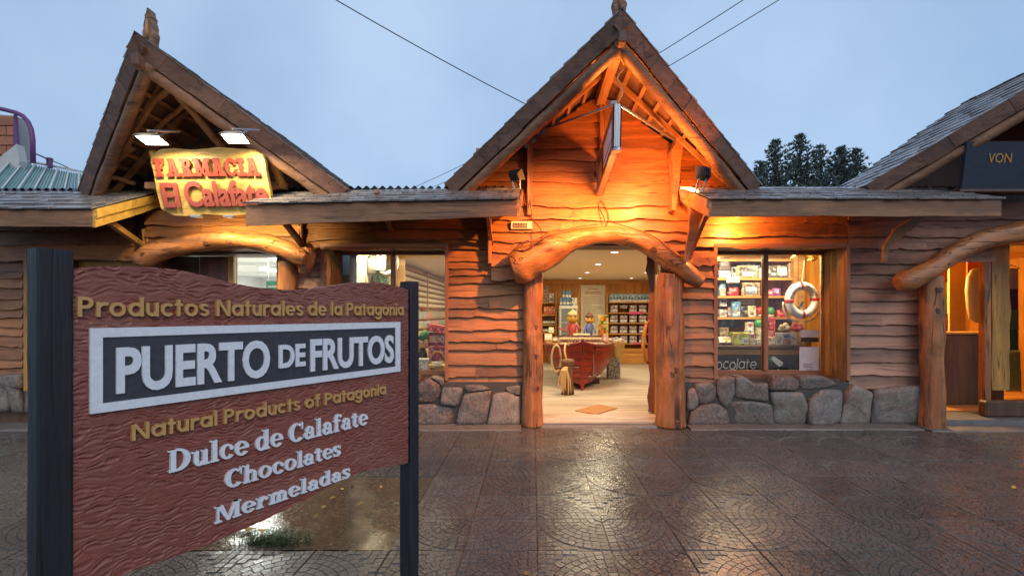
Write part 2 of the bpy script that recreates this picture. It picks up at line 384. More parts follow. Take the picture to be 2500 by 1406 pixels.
def clar():
    """fat bracketed serif, after the sign's display face; x-height .5, cap .72"""
    S, h, x, c = .155, .055, .50, .72; g = {}
    def stem(x0, y0, y1, l=1, r=1, top=True, bot=True):
        q = bx2(x0, y0, x0+S, y1)
        if bot: q += bx2(x0-.06*l, y0, x0+S+.06*r, y0+h)
        if top: q += bx2(x0-.07*l, y1-h, x0+S*.5, y1)
        return q
    def bowl(cx, rx, a0=0, a1=360): return ell(cx, x/2, rx, x/2+.012, S*.98, h*1.1, a0, a1)
    g['o'] = (bowl(.27, .27), .54)
    g['c'] = (bowl(.26, .26, 50, 325)+dot(.40, .36, .075), .48)
    g['e'] = (bowl(.26, .26, 0, 325)+bx2(.1, .235, .50, .235+h), .50)
    g['l'] = (stem(.06, 0, c+.03), .06+S+.06)
    g['d'] = (bowl(.24, .24, 20, 340)+stem(.34, 0, c+.03, 1, 1), .34+S+.06)
    g['h'] = (stem(.06, 0, c+.03)+stem(.36, 0, .34, .6, 1, False)+ell(.34, .30, .175, .21, S*.95, .08, 0, 150), .57)
    g['u'] = (stem(.05, .14, x, 1, 0, True, False)+stem(.33, 0, x, .6, 1)+ell(.22, .17, .17, .18, S*.9, .075, 180, 345), .55)
    g['a'] = (stem(.29, 0, .34, 0, 1, False)+ell(.26, .33, .185, .18, S*.95, .07, 0, 150)+dot(.13, .37, .075)+ell(.185, .145, .185, .157, S*.9, .06, 20, 340), .52)
    g['t'] = (bx2(.08, .07, .08+S, .62)+bx2(0, x-h*1.2, .34, x)+ell(.225, .14, .145, .15, .11, .065, 180, 340), .36)
    g['f'] = (stem(.08, 0, .58, 1, 1, False)+bx2(0, x-h*1.2, .36, x)+ell(.26, .57, .18, .18, S*.9, .07, 60, 180)+dot(.35, .66, .07), .40)
    g['s'] = (ell(.2, .365, .19, .147, .14, .065, 40, 265)+ell(.2, .145, .2, .157, .14, .065, -155, 85)+pl((.06,.40),(.16,.40),(.36,.11),(.24,.10))+bx2(.33, .34, .38, .5)+bx2(.01, 0, .06, .16), .40)
    g['r'] = (stem(.06, 0, x)+dot(.37, .40, .085)+ell(.31, .27, .14, .235, .08, .08, 80, 170), .46)
    g['m'] = (stem(.06, 0, x)+ell(.30, .30, .16, .21, S*.9, .08, 0, 150)+stem(.305, 0, .32, .5, .5, False)+ell(.54, .30, .16, .21, S*.9, .08, 0, 150)+stem(.545, 0, .32, .5, 1, False), .77)
    g['D'] = (stem(.06, 0, c, 1, 0)+ell(.27, c/2, .38, c/2, .19, h*1.2, -90, 90)+bx2(.0, c-h*1.15, .28, c)+bx2(.0, 0, .28, h*1.15), .67)
    g['C'] = (ell(.35, c/2, .35, c/2+.012, .2, h*1.3, 48, 318)+bx2(.56, .46, .61, .74), .64)
    g['M'] = (bx2(.08, 0, .15, c)+bx2(0, 0, .24, h)+bx2(0, c-h, .22, c)+bx2(.66, 0, .66+S*1.1, c)+bx2(.60, 0, .90, h)+bx2(.68, c-h, .90, c)+pl((.07,c),(.27,c),(.50,0),(.40,0))+pl((.66,c),(.74,c),(.50,0),(.42,.0)), .90)
    g[' '] = ([], .2); return g, .035, c
def western():
    """slab letters with side spurs for the pharmacy board; cap .72"""
    S, h, c = .17, .15, .72; g = {}
    def foot(x): return bx2(x-.09, 0, x+S+.09, h)
    def head(x): return bx2(x-.09, c-h, x+S+.09, c)
    def spur(x): return pl((x-.07,c*.5),(x+S/2,c*.5-.09),(x+S+.07,c*.5),(x+S/2,c*.5+.09))
    g['F'] = (bx2(.09,0,.09+S,c)+foot(.09)+bx2(0,c-h,.5,c)+pl((.38,c-.3),(.5,c-.22),(.5,c),(.38,c))+bx2(.2,.30,.38,.42)+spur(.09), .52)
    g['I'] = (bx2(.09,0,.09+S,c)+foot(.09)+head(.09)+spur(.09), .36)
    g['A'] = (pl((.07,0),(.24,0),(.40,c),(.22,c))+pl((.30,c),(.42,c),(.60,0),(.42,0))+bx2(0,0,.31,h*.9)+bx2(.36,0,.68,h*.9)+bx2(.2,.2,.48,.3)+bx2(.14,c-h*.8,.42,c), .68)
    g['R'] = (bx2(.09,0,.09+S,c)+foot(.09)+bx2(0,c-h,.3,c)+ell(.30,.52,.24,.2,.16,.1,-90,90)+bx2(.2,.32,.3,.42)+pl((.26,.36),(.42,.36),(.56,0),(.38,0))+bx2(.36,0,.62,h*.8)+spur(.09), .62)
    g['M'] = (bx2(.09,0,.09+S,c)+foot(.09)+bx2(0,c-h,.24,c)+bx2(.58,0,.58+S,c)+foot(.58)+bx2(.6,c-h,.84,c)+pl((.1,c),(.28,c),(.47,.12),(.37,.12))+pl((.57,c),(.74,c),(.47,.12),(.37,.12))+spur(.09)+spur(.58), .84)
    g['C'] = (ell(.29,c/2,.29,c/2,.18,.13,45,315)+bx2(.42,.44,.56,.64)+bx2(.42,.1,.56,.28)+spur(.02), .58)
    return g, .02, c
FONTS = {'geo': geo(), 'clar': clar(), 'west': western(), 'thin': geo(.07)}
def letters(text, font, u0, u1, v0, cap, place, depth, mat, parent, name='letter', wob=0):
    """one mesh per letter; place(u, v, d) -> world point, d = distance in front of the plane"""
    g, gap, ch = FONTS[font]
    tot = sum(g[k][1]+gap for k in text)-gap; sx = (u1-u0)/tot; sy = cap/ch; cur = 0
    rr = random.Random(len(text))
    for k in text:
        st, adv = g[k]
        if st:
            mb = MB(); dv = rr.uniform(-wob, wob)
            for i, quads in enumerate(st):
                dd = depth+i*.00025
                for q in quads:
                    ar = sum(q[j][0]*q[(j+1)%len(q)][1]-q[(j+1)%len(q)][0]*q[j][1] for j in range(len(q)))
                    if ar < 0: q = q[::-1]
                    a = [place(u0+(cur+p[0])*sx, v0+p[1]*sy+dv, dd) for p in q]; b = [place(u0+(cur+p[0])*sx, v0+p[1]*sy+dv, -.001) for p in q]
                    n = len(q); mb.add(a+b, [tuple(range(n))]+[(j, j+n, (j+1)%n+n, (j+1)%n) for j in range(n)])
            mb.build(name, mat, parent)
        cur += adv+gap
_tc = {}
def ftext(body, offset=0.0):
    """built-in font outline -> list of letters [(verts2d+depth flag, faces)] in a unit with cap height 1"""
    key = (body, offset)
    if key in _tc: return _tc[key]
    cu = bpy.data.curves.new('t', 'FONT'); cu.body = body; cu.size = 1; cu.extrude = .5; cu.offset = offset; cu.resolution_u = 4
    o = bpy.data.objects.new('t', cu); COL.objects.link(o); dg = bpy.context.evaluated_depsgraph_get(); dg.update()
    me = bpy.data.meshes.new_from_object(o.evaluated_get(dg))
    n = len(me.vertices); co = np.empty(n*3); me.vertices.foreach_get('co', co); co = co.reshape(-1, 3)
    par = list(range(n))
    def find(i):
        while par[i] != i: par[i] = par[par[i]]; i = par[i]
        return i
    fs = [tuple(p.vertices) for p in me.polygons]
    for f in fs:
        for k in f[1:]: par[find(f[0])] = find(k)
    # coincident rims (front cap / side walls may not share vertices): join by position
    seen = {}
    for i in range(n):
        k = (round(co[i][0], 4), round(co[i][1], 4))
        if k in seen: par[find(i)] = find(seen[k])
        else: seen[k] = i
    isl = {}
    for i in range(n): isl.setdefault(find(i), []).append(i)
    iv = sorted([(min(co[j][0] for j in v), max(co[j][0] for j in v), v) for v in isl.values()], key=lambda q: q[0])
    gr = []
    for a, b, v in iv:
        if gr and min(b, gr[-1][1])-max(a, gr[-1][0]) > .5*min(b-a, gr[-1][1]-gr[-1][0]): gr[-1] = (gr[-1][0], max(b, gr[-1][1]), gr[-1][2]+v)
        else: gr.append((a, b, list(v)))
    caph = max(co[:, 1]) if n else 1
    res = []
    for a, b, v in gr:
        mp = {j: i for i, j in enumerate(v)}; sv = set(v)
        res.append(([co[j] for j in v], [tuple(mp[k] for k in f) for f in fs if f[0] in sv]))
    x0, x1 = co[:, 0].min(), co[:, 0].max()
    bpy.data.objects.remove(o); bpy.data.curves.remove(cu); bpy.data.meshes.remove(me)
    _tc[key] = (res, x0, x1, caph); return _tc[key]
def fletters(body, u0, u1, v0, cap, place, depth, mat, parent, offset=0.0, name='letter'):
    res, x0, x1, ch = ftext(body, offset); sx = (u1-u0)/(x1-x0); sy = cap/ch
    for vs, fs in res:
        mb = MB(); mb.add([place(u0+(p[0]-x0)*sx, v0+p[1]*sy, depth if p[2] > 0 else -.001) for p in vs], fs)
        mb.build(name, mat, parent)
for _b, _o in (('PUERTO', .03), ('DE', .03), ('FRUTOS', .03), ('El', .03), ('Calafate', .03), ('VON', 0.0), ('M', 0.0), ('P', 0.0), ('PUERTO', 0.0), ('FRUTOS', 0.0), ('USHU', 0.0)):
    ftext(_b, _o)
for _k in 'PUERTOFS': ftext(_k, 0.0)

# ================================================================== the big carved board sign
SD = Vector((.510, .8602, 0)); SN = Vector((.8602, -.510, 0)); SB = Vector((-1.341, 1.465, 0))
def sgn(t, z, d=0): return SB+SD*t+SN*d+Vector((0, 0, z))
def build_sign():
    root = thing('board_sign', 'large carved red-brown board sign with dark posts reading PUERTO DE FRUTOS', 'sign', tuple(SB+SD*.65))
    for i, (t0, t1, zt) in enumerate(((-.116, -.037, 1.647), (1.339, 1.404, 1.634))):
        mb = MB(); n = 26; c = .006
        # chamfered post, slightly wavering edges
        ring = [(t0+c, 0), (t1-c, 0), (t1, -c), (t1, -.088+c), (t1-c, -.088), (t0+c, -.088), (t0, -.088+c), (t0, -c)]
        vs = []; fs = []
        for k in range(n+1):
            z = -.02+(zt+.02)*k/n
            for t, d in ring:
                j = .0012*mnoise.noise(Vector((t*40, d*40, z*9)))
                vs.append(sgn(t+j, z, d+j))
        for k in range(n):
            for q in range(8): fs.append((k*8+q, k*8+(q+1)%8, k*8+8+(q+1)%8, k*8+8+q))
        fs.append(tuple(range(n*8, n*8+8))); mb.add(vs, fs)
        po = mb.build('post', M['postpaint'], root)
        po['label'] = ('nearer dark blue painted post of the sign', 'farther dark blue painted post of the sign')[i]
        for z in (1.585, 1.36, 1.05, .80, .52):
            b = MB(); cz = sgn((t0+t1)/2+rnd.uniform(-.012, .015), z, .0005)
            b.add([cz+SD*(.0045*math.cos(a))+Vector((0,0,.0045*math.sin(a)))+SN*.0008 for a in [k*math.pi/4 for k in range(8)]], [tuple(range(8))])
            b.build('screw_hole', M['black'], po)
    # carved panel with gouged relief
    ta, tb = -.037, 1.330
    tp = [(-.037,1.594),(.029,1.605),(.08,1.611),(.168,1.614),(.253,1.61),(.318,1.597),(.402,1.578),(.494,1.564),(.629,1.557),(.762,1.568),(.866,1.587),(.98,1.607),(1.131,1.617),(1.30,1.596),(1.33,1.588)]
    bt = [(-.037,.600),(.08,.628),(.318,.620),(.526,.631),(.742,.658),(.88,.680),(1.004,.690),(1.13,.678),(1.284,.656),(1.33,.652)]
    NT, NZ = 470, 330
    T = np.linspace(ta, tb, NT); zt = np.interp(T, *zip(*tp)); zb = np.interp(T, *zip(*bt))
    ker = np.ones(21)/21
    zt = np.convolve(np.pad(zt, 10, 'edge'), ker, 'valid'); zb = np.convolve(np.pad(zb, 10, 'edge'), ker, 'valid')
    S = np.linspace(0, 1, NZ); Z = zb[:, None]+(zt-zb)[:, None]*S[None, :]; TT = np.repeat(T[:, None], NZ, 1)
    rg = np.random.RandomState(3)
    # gouges: rows of shallow scoops with wandering height and random lengths
    warp = .010*np.sin(TT*7.3+1+Z*3)+.007*np.sin(TT*17+Z*14)+.005*np.sin(TT*43+Z*37+2)+.0035*np.sin(TT*83-Z*61)+.010*np.sin(TT*3.1+Z*6)
    pitch = .0135; rowf = (Z+warp)/pitch; row = np.floor(rowf).astype(int); fr = rowf-row
    rmin = row.min(); nr = row.max()-rmin+1; ro = rg.rand(nr); rl = .030+.05*rg.rand(nr)
    colf = (TT+ro[row-rmin]*.3+.012*np.sin(Z*60+TT*13))/rl[row-rmin]; ci = np.floor(colf).astype(int); cf = colf-ci
    hsh = np.modf(np.abs(np.sin(ci*12.9898+row*78.233)*43758.5453))[0]
    prof = 1-(2*np.abs(fr-.5-.18*(hsh-.5)))**2; ends = np.clip(1-(2*np.abs(cf-.5))**2.6, 0, 1)
    h2 = np.modf(hsh*7.31)[0]; dep = -np.where(h2 < .25, .0006, .0018+.0042*hsh)*np.clip(prof, 0, 1)*ends+.0006*rg.rand(NT, NZ)
    dep += -.010
    # flat ground for the framed name panel
    O = np.stack([SB.x+SD.x*TT+SN.x*dep, SB.y+SD.y*TT+SN.y*dep, Z], -1).reshape(-1, 3)
    idx = np.arange(NT*NZ).reshape(NT, NZ)
    q = np.stack([idx[:-1,:-1], idx[1:,:-1], idx[1:,1:], idx[:-1,1:]], -1).reshape(-1, 4)
    # rim + back
    loop = list(idx[:, 0])+list(idx[-1, 1:])+list(idx[-2::-1, -1])+list(idx[0, -2:0:-1])
    off = len(O); bk = []
    for k in loop:
        p = O[k]; t = TT.reshape(-1)[k]; bk.append((SB.x+SD.x*t-SN.x*.055, SB.y+SD.y*t-SN.y*.055, p[2]))
    nl = len(loop); sides = [(int(loop[k]), off+k, off+(k+1)%nl, int(loop[(k+1)%nl])) for k in range(nl)]
    me = bpy.data.meshes.new('carved_panel'); me.from_pydata(O.tolist()+bk, [], [tuple(int(v) for v in f) for f in q]+sides+[tuple(range(off+nl-1, off-1, -1))]); me.update()
    me.materials.append(M['carved']); obj('carved_panel', me, root)
    # name frame
    fr_ = MB(); a, b, c, d = 0.0, 1.261, 1.155, 1.415; e, f, g_, h = .030, 1.228, 1.183, 1.386
    def bar(t0, z0, t1, z1, m, dd=.002): m.prism([sgn(t0,z0,dd), sgn(t1,z0,dd), sgn(t1,z1,dd), sgn(t0,z1,dd)], -SN*.012)
    bar(a, h, b, d, fr_); bar(a, c, b, g_, fr_); bar(a, g_, e, h, fr_); bar(f, g_, b, h, fr_)
    np_ = MB(); bar(e+.0005, g_+.0005, f-.0005, h-.0005, np_, -.003); pn = np_.build('name_panel', M['signblack'], root)
    fr_.build('name_frame', M['signwhite'], root)
    pf = lambda u, v, dd: sgn(u, v, dd-.003)
    for s_, u0, u1, v0, cap in (('PUERTO', .063, .556, 1.213, .141), ('DE', .594, .713, 1.239, .092), ('FRUTOS', .737, 1.214, 1.213, .136)):
        fletters(s_, u0, u1, v0, cap, pf, .0075, M['signwhite'], root, .03)
    pb = lambda u, v, dd: sgn(u, v, dd-.012)
    letters('Productos Naturales de la Patagonia', 'geo', -.028, 1.286, 1.450, .060, pb, .014, M['signgold'], root)
    letters('Natural Products of Patagonia', 'geo', .104, 1.163, 1.050, .053, pb, .014, M['signgold'], root)
    letters('Dulce de Calafate', 'clar', .206, 1.048, .918, .076, pb, .013, M['signwhite'], root)
    letters('Chocolates', 'clar', .388, .893, .806, .066, pb, .013, M['signwhite'], root)
    letters('Mermeladas', 'clar', .352, .945, .690, .060, pb, .013, M['signwhite'], root)
build_sign()
# ================================================================== ground and pavement
MB().add([(-400,-60,-.03),(400,-60,-.03),(400,600,-.03),(-400,600,-.03)], [(0,1,2,3)]).build('ground', M['ground'], kind='structure')
TS = .455; TX0, TY0 = .03, 1.62
pave = MB().add([(-12,-1.5,-.012),(12,-1.5,-.012),(12,6.5,-.012),(-12,6.5,-.012)], [(0,1,2,3)]).build('pavement', M['grout'], kind='structure')
def tile_mesh(seed):
    """cast paving tile: quarter-circle fan of small raised blocks in one corner, straight blocks in the other"""
    rr = random.Random(seed); mb = MB(); S = TS-.006; h0, h1 = -.006, .0
    mb.box((-S/2, -S/2, -.03), (S/2, S/2, h0))
    def blk(q):
        cx = sum(p[0] for p in q)/4; cy_ = sum(p[1] for p in q)/4; top = []; bot = []
        tx, ty = rr.uniform(-.03, .03), rr.uniform(-.03, .03); dz = rr.uniform(-.0012, .0008)
        for x, y in q:
            l = math.hypot(x-cx, y-cy_); k = max(.3, (l-.0045)/l); bx = cx+(x-cx)*max(.3, (l-.0015)/l); by = cy_+(y-cy_)*max(.3, (l-.0015)/l)
            bot.append((bx, by, h0-.001)); x2, y2 = cx+(x-cx)*k, cy_+(y-cy_)*k
            top.append((x2, y2, h1+dz+tx*(x2-cx)+ty*(y2-cy_)))
        mb.add(bot+top, [(4,5,6,7)]+[(i, (i+1)%4, (i+1)%4+4, i+4) for i in range(4)])
    w = S/9; c0 = -S/2
    for i in range(9):
        r0, r1 = i*w, (i+1)*w; n = max(1, round((r0+r1)/2*math.pi/2/.055)); off = 0
        for k in range(n):
            a0, a1 = math.pi/2*k/n, math.pi/2*(k+1)/n
            q = [(c0+r0*math.cos(a0)+(.001 if i == 0 else 0), c0+r0*math.sin(a0)), (c0+r1*math.cos(a0), c0+r1*math.sin(a0)), (c0+r1*math.cos(a1), c0+r1*math.sin(a1)), (c0+r0*math.cos(a1), c0+r0*math.sin(a1)+(.001 if i == 0 else 0))]
            blk(q)
    for i in range(9):
        for j in range(9):
            x0, y0 = i*w, j*w
            if math.hypot(x0+w*.35, y0+w*.35) > S+w*.1: blk([(c0+x0, c0+y0), (c0+x0+w, c0+y0), (c0+x0+w, c0+y0+w), (c0+x0, c0+y0+w)])
    return mb.mesh('tile', M['paver'])
TM = [tile_mesh(i) for i in range(4)]
BED = (-2.245, -.88, 3.0, 4.38-.015)
nt_ = 0
for j in range(0, 11):
    yc = TY0+TS*(j+.5)
    if yc+TS/2 > 6.42: break
    for i in range(-18, 20):
        xc = TX0+TS*(i+.5)
        lo, hi = -1.11*(yc+.25)-.25, 1.03*(yc+.25)+.25
        if xc < lo-.2 or xc > hi+.2: continue
        if BED[0] < xc < BED[1] and BED[2] < yc < BED[3]: continue
        o = bpy.data.objects.new('tile', TM[(i*7+j*3) % 4]); COL.objects.link(o); o.parent = pave
        o.location = (xc, yc, rnd.uniform(-.0015, .001))
        rot = {(0,0): 0, (1,0): 1, (1,1): 2, (0,1): 3}[((i+(1 if j % 4 > 1 else 0)) % 2, j % 2)]
        if rnd.random() < .12: rot = rnd.randrange(4)
        o.rotation_euler = (rnd.uniform(-.003, .003), rnd.uniform(-.003, .003), R(90*rot)); nt_ += 1
# kerb strip along the shopfronts
for x0, x1, yk in ((-9.2, -.14, 6.02), (-.12, 1.97, 6.20), (1.99, 4.92, 6.05), (4.94, 9.2, 5.96)):
    mb = MB(); n = 40; pts = []
    for k in range(n+1):
        x = x0+(x1-x0)*k/n; pts.append((x, yk+.02*mnoise.noise(Vector((x*2, 0, 3))), .012+.006*mnoise.noise(Vector((x*3, 5, 0)))))
    vs = []
    for p in pts: vs += [(p[0], p[1], -.012), (p[0], p[1]+.012, p[2]), (p[0], 6.5, p[2]+.012)]
    mb.add(vs, [(k*3, k*3+3, k*3+4, k*3+1) for k in range(n)]+[(k*3+1, k*3+4, k*3+5, k*3+2) for k in range(n)])
    mb.build('kerb_strip', M['curb'], kind='structure')
# sunken planting bed with standing water
n = 40; vs = []; fs = []
for a in range(n+1):
    for b in range(n+1):
        x = BED[0]+(BED[1]-BED[0])*a/n; y = BED[2]+(BED[3]-BED[2])*b/n
        h = mnoise.noise(Vector((x*2.2, y*2.2, 1)))*.010+mnoise.noise(Vector((x*9, y*9, 4)))*.003
        vs.append((x, y, max(-.008, h-.006)))
for a in range(n):
    for b in range(n): fs.append((a*(n+1)+b, (a+1)*(n+1)+b, (a+1)*(n+1)+b+1, a*(n+1)+b+1))
MB().add(vs, fs).build('planting_bed', M['mud'], smooth=True, kind='structure')
# grass along the bed's near edge
gm = plain('wet_grass', (.050,.085,.025), .5, var=.4, nscale=8, bmp=0)
mb = MB()
for k in range(520):
    x = rnd.gauss(-1.66, .11); y = BED[2]+.05+abs(rnd.gauss(0, .08))
    if x > -1.35 or x < BED[0]+.02: continue
    hgt = rnd.uniform(.03, .085); a = rnd.uniform(0, 6.28); wd = rnd.uniform(.002, .0035); ln = rnd.uniform(.02, .09)
    dx, dy = math.cos(a), math.sin(a); b0 = Vector((x, y, -.01)); m1 = b0+Vector((dx*ln*.4, dy*ln*.4, hgt*.7)); t1 = b0+Vector((dx*ln, dy*ln, hgt*rnd.uniform(.7, 1)))
    s_ = Vector((-dy*wd, dx*wd, 0)); mb.add([b0-s_, b0+s_, m1+s_*.7, m1-s_*.7, t1], [(0,1,2,3),(3,2,4)])
mb.build('grass', gm, kind='stuff', label='tuft of wet green grass at the edge of the muddy bed', category='grass')
# fallen leaves
leafm = plain('yellow_leaf', (.46,.27,.05), .55, var=.3, nscale=30, per=(.5, 1.15))
lm = []
for k in range(3):
    mb = MB(); L = .05; ww = .018; vs = []; fs = []
    for i in range(7):
        u = i/6; ww_ = ww*math.sin(math.pi*min(1, u*.96+.03))**.8; zz = .006*math.sin(u*3+k)+.002
        vs += [((u-.5)*L, -ww_, zz+.006*(k+1)/2), ((u-.5)*L, 0, zz), ((u-.5)*L, ww_, zz+.004)]
    for i in range(6):
        fs += [(i*3, i*3+3, i*3+4, i*3+1), (i*3+1, i*3+4, i*3+5, i*3+2)]
    mb.add(vs, fs); lm.append(mb.mesh('fallen_leaf', leafm))
def pxg(x, y): Y = EYE*FPX/(y-CY); return PX(x, Y), Y
LV = [(612,1298,1.3,'bright yellow fallen leaf beside the grass tuft'),(640,1300,1.2,'yellow fallen leaf just right of the grass tuft'),(600,1294,1.1,'curled yellow leaf under the sign panel edge'),
      (812,1218,.9,None),(835,1196,.7,None),(860,1185,.7,None),(790,1240,.9,None),(905,1180,.6,None),(930,1190,.6,None),(1010,1180,.6,None),(880,1232,.8,None),(770,1262,.8,None),
      (1245,1146,.6,'small pale leaf on the paving left of the doorway reflection'),(2190,1078,.6,'small yellow leaf on the paving in front of the dark end stone'),(2475,1192,.8,'pale leaf on the dark paving at the right picture edge'),(1285,1404,.8,'pale leaf fragment at the bottom picture edge'),(2332,1258,.6,'small leaf on the paving below the neighbouring doorway'),(1740,1172,.5,'tiny pale leaf on the paving below the display window')]
for k, (x, y, s_, lb) in enumerate(LV):
    X, Y = pxg(x, y); o = obj('fallen_leaf', lm[k % 3], label=lb or f'{ORD[sorted(q[0] for q in LV if q[3] is None).index(x)]} brownish leaf from the left in the muddy bed behind the sign', category='leaf', group='fallen leaves on the wet ground')
    o.location = (X, Y, .006); o.rotation_euler = (rnd.uniform(-.15, .15), rnd.uniform(-.15, .15), rnd.uniform(0, 6.28)); o.scale = (s_*1.1,)*3
# ================================================================== building helpers
def board(parent, X0, X1, zb, zt, Y, mat, amp=.018, th=.056, xl=None, xr=None, name='board'):
    """live-edge clapboard: wavy lower edge standing proud of the board beneath"""
    sd = rnd.uniform(0, 100); L = abs(X1-X0); n = max(3, int(L/.055)); vs = []
    hgt = zt-zb; amp = min(amp*1.35, hgt*.24)
    notch = [(rnd.uniform(X0, X1), rnd.uniform(.02, .05), rnd.uniform(-.6, 1.0)*amp) for _ in range(max(1, int(L/.5)))]
    for i in range(n+1):
        s = i/n
        a0 = xl(zb) if xl else X0; a1 = xr(zb) if xr else X1; b0 = xl(zt) if xl else X0; b1 = xr(zt) if xr else X1
        xb = a0+(a1-a0)*s; xt = b0+(b1-b0)*s
        wv = amp*(1.3*mnoise.noise(Vector((xb*1.7, sd, 0)))+.7*mnoise.noise(Vector((xb*5.5, sd, 3)))+.25*mnoise.noise(Vector((xb*17, sd, 7))))
        for nx, nw, na in notch: wv += na*math.exp(-((xb-nx)/nw)**2)
        bulge = .005*mnoise.noise(Vector((xb*2, sd, 9)))
        z = zb+wv
        vs += [(xb, Y-.004, z+.006), (xb, Y-th-bulge, z), (xb, Y-th*.95-bulge, z+.016), (xt, Y-.010-bulge*.4, zt+.03), (xt, Y+.004, zt+.03)]
    fs = []
    for i in range(n):
        o = i*5; fs += [(o+k, o+5+k, o+6+k, o+1+k) for k in range(4)]
    fs += [(0,1,2,3,4), (n*5+4, n*5+3, n*5+2, n*5+1, n*5)]
    return MB().add(vs, fs).build(name, mat, parent)
def rows(parent, x0, x1, ys, Y, mat, amp=.018, split=3.2, **kw):
    """rows of boards between pixel columns x0..x1 of the wall plane, row edges ys given top to bottom"""
    for a, b in zip(ys, ys[1:]):
        X0, X1 = PX(x0, Y), PX(x1, Y); zt, zb = PZ(a, Y), PZ(b, Y)
        if X1-X0 > split or (X1-X0 > .85 and rnd.random() < .4):
            k = X0+(X1-X0)*rnd.uniform(.35, .65)
            board(parent, X0, k-.002, zb, zt, Y, mat, amp, **kw); board(parent, k+.002, X1, zb, zt, Y, mat, amp, **kw)
        else: board(parent, X0, X1, zb, zt, Y, mat, amp, **kw)
def stone(parent, poly, Y, bulge=.09, name='stone'):
    """boulder face from a rough outline in the wall plane (X, Z); rounded and lumpy"""
    pts = []; m = len(poly)
    for i in range(m):
        a, b = Vector(poly[i]), Vector(poly[(i+1) % m]); k = max(2, int((b-a).length/.05))
        for j in range(k): pts.append(a+(b-a)*(j/k))
    pts = [(pts[i-1]+pts[i]*5+pts[(i+1) % len(pts)])/7 for i in range(len(pts))]
    c = sum(pts, Vector((0, 0)))/len(pts); n = len(pts); sd = rnd.uniform(0, 50)
    bl = bulge*rnd.uniform(.75, 1.2); tx, tz = rnd.uniform(-.16, .16), rnd.uniform(-.18, .08)
    prof = [(1.0, .10), (1.0, 0.0), (.985, -.62), (.945, -.90), (.72, -1.0), (.40, -1.02)]; vs = []
    for s, d in prof:
        for p in pts:
            q = c+(p-c)*(s+.022)
            j = .024*mnoise.noise(Vector((q.x*7, q.y*7, sd)))+.016*mnoise.noise(Vector((q.x*19, q.y*19, sd)))
            y = Y+(d*bl if d <= 0 else d)
            if d < -.4: y += j+tx*(q.x-c.x)+tz*(q.y-c.y)
            vs.append((q.x, y, max(q.y, .004)))
    vs.append((c.x, Y-1.03*bl, c.y)); fs = []; ci = len(vs)-1; m_ = len(prof)
    ar = sum(pts[i].x*pts[(i+1)%n].y-pts[(i+1)%n].x*pts[i].y for i in range(n))
    for k in range(m_-1):
        for i in range(n):
            f = (k*n+i, k*n+(i+1)%n, (k+1)*n+(i+1)%n, (k+1)*n+i); fs.append(f if ar > 0 else f[::-1])
    for i in range(n):
        f = ((m_-1)*n+i, (m_-1)*n+(i+1)%n, ci); fs.append(f if ar > 0 else f[::-1])
    o = MB().add(vs, fs).build(name, M['stone'], parent)
    o.data.polygons.foreach_set('use_smooth', [i >= n*2 for i in range(len(fs))])
    return o
def zstones(parent, polys, ox, oy, s, Y):
    for p in polys: stone(parent, [(PX(ox+x/s, Y), PZ(oy+y/s, Y)) for x, y in p], Y)
def log_between(parent, pts, mat, Y=None, n=14, rough=.12, name='log', sub=5, squash=1.0):
    n = 30; sub = max(sub, 9)
    """log along pixel points (x, y, r_px[, Y]) smoothed"""
    q = []; 
    for p in pts:
        yy = p[3] if len(p) > 3 else Y; v = P(p[0], p[1], yy); q.append((v, p[2]*yy/FPX))
    path = []; rad = []
    m = len(q)
    for i in range(m-1):
        p0, p1, p2, p3 = q[max(i-1, 0)], q[i], q[i+1], q[min(i+2, m-1)]
        for k in range(sub):
            t = k/sub
            def cr(a, b, c, d): return .5*((2*b)+(c-a)*t+(2*a-5*b+4*c-d)*t*t+(3*b-a-3*c+d)*t**3)
            path.append(cr(p0[0], p1[0], p2[0], p3[0])); rad.append(cr(p0[1], p1[1], p2[1], p3[1]))
    path.append(q[-1][0]); rad.append(q[-1][1])
    # rounded ends
    path = [path[0]-(path[1]-path[0]).normalized()*rad[0]*.12]+path+[path[-1]+(path[-1]-path[-2]).normalized()*rad[-1]*.12]
    rad = [rad[0]*.82]+rad+[rad[-1]*.82]
    lg = MB().tube(path, rad, n, True, rough, rnd.uniform(0, 20), squash).build(name, mat, parent, smooth=True)
    for _ in range(max(2, int(len(path)/22))):   # knots on the visible side
        i = rnd.randrange(3, len(path)-3); d = Vector((rnd.uniform(-.7, .7), -1, rnd.uniform(-.5, .4))); tg = (path[i+1]-path[i-1]).normalized(); d = (d-tg*d.dot(tg)).normalized()
        kr = rnd.uniform(.014, .032)*min(1, rad[i]/.1); a_ = d.orthogonal().normalized(); c_ = d.cross(a_); m_ = MB(); vs = []
        for rr_, dd in ((1.25, .80), (1.0, 1.02), (.55, 1.06), (.2, 1.03)):
            vs += [path[i]+d*rad[i]*dd+(tg*math.cos(q*.7)*1.5+tg.cross(d)*math.sin(q*.7))*kr*rr_*(1+.2*math.sin(q*2.3)) for q in range(9)]
        m_.add(vs, [(l*9+q, l*9+(q+1) % 9, l*9+9+(q+1) % 9, l*9+9+q) for l in range(3) for q in range(9)]+[tuple(range(27, 36))]); m_.build('knot', M['knot'], lg)
    return lg
def wavy_plank(parent, pts, ext, mat, name):
    return MB().prism(pts, ext).build(name, mat, parent)
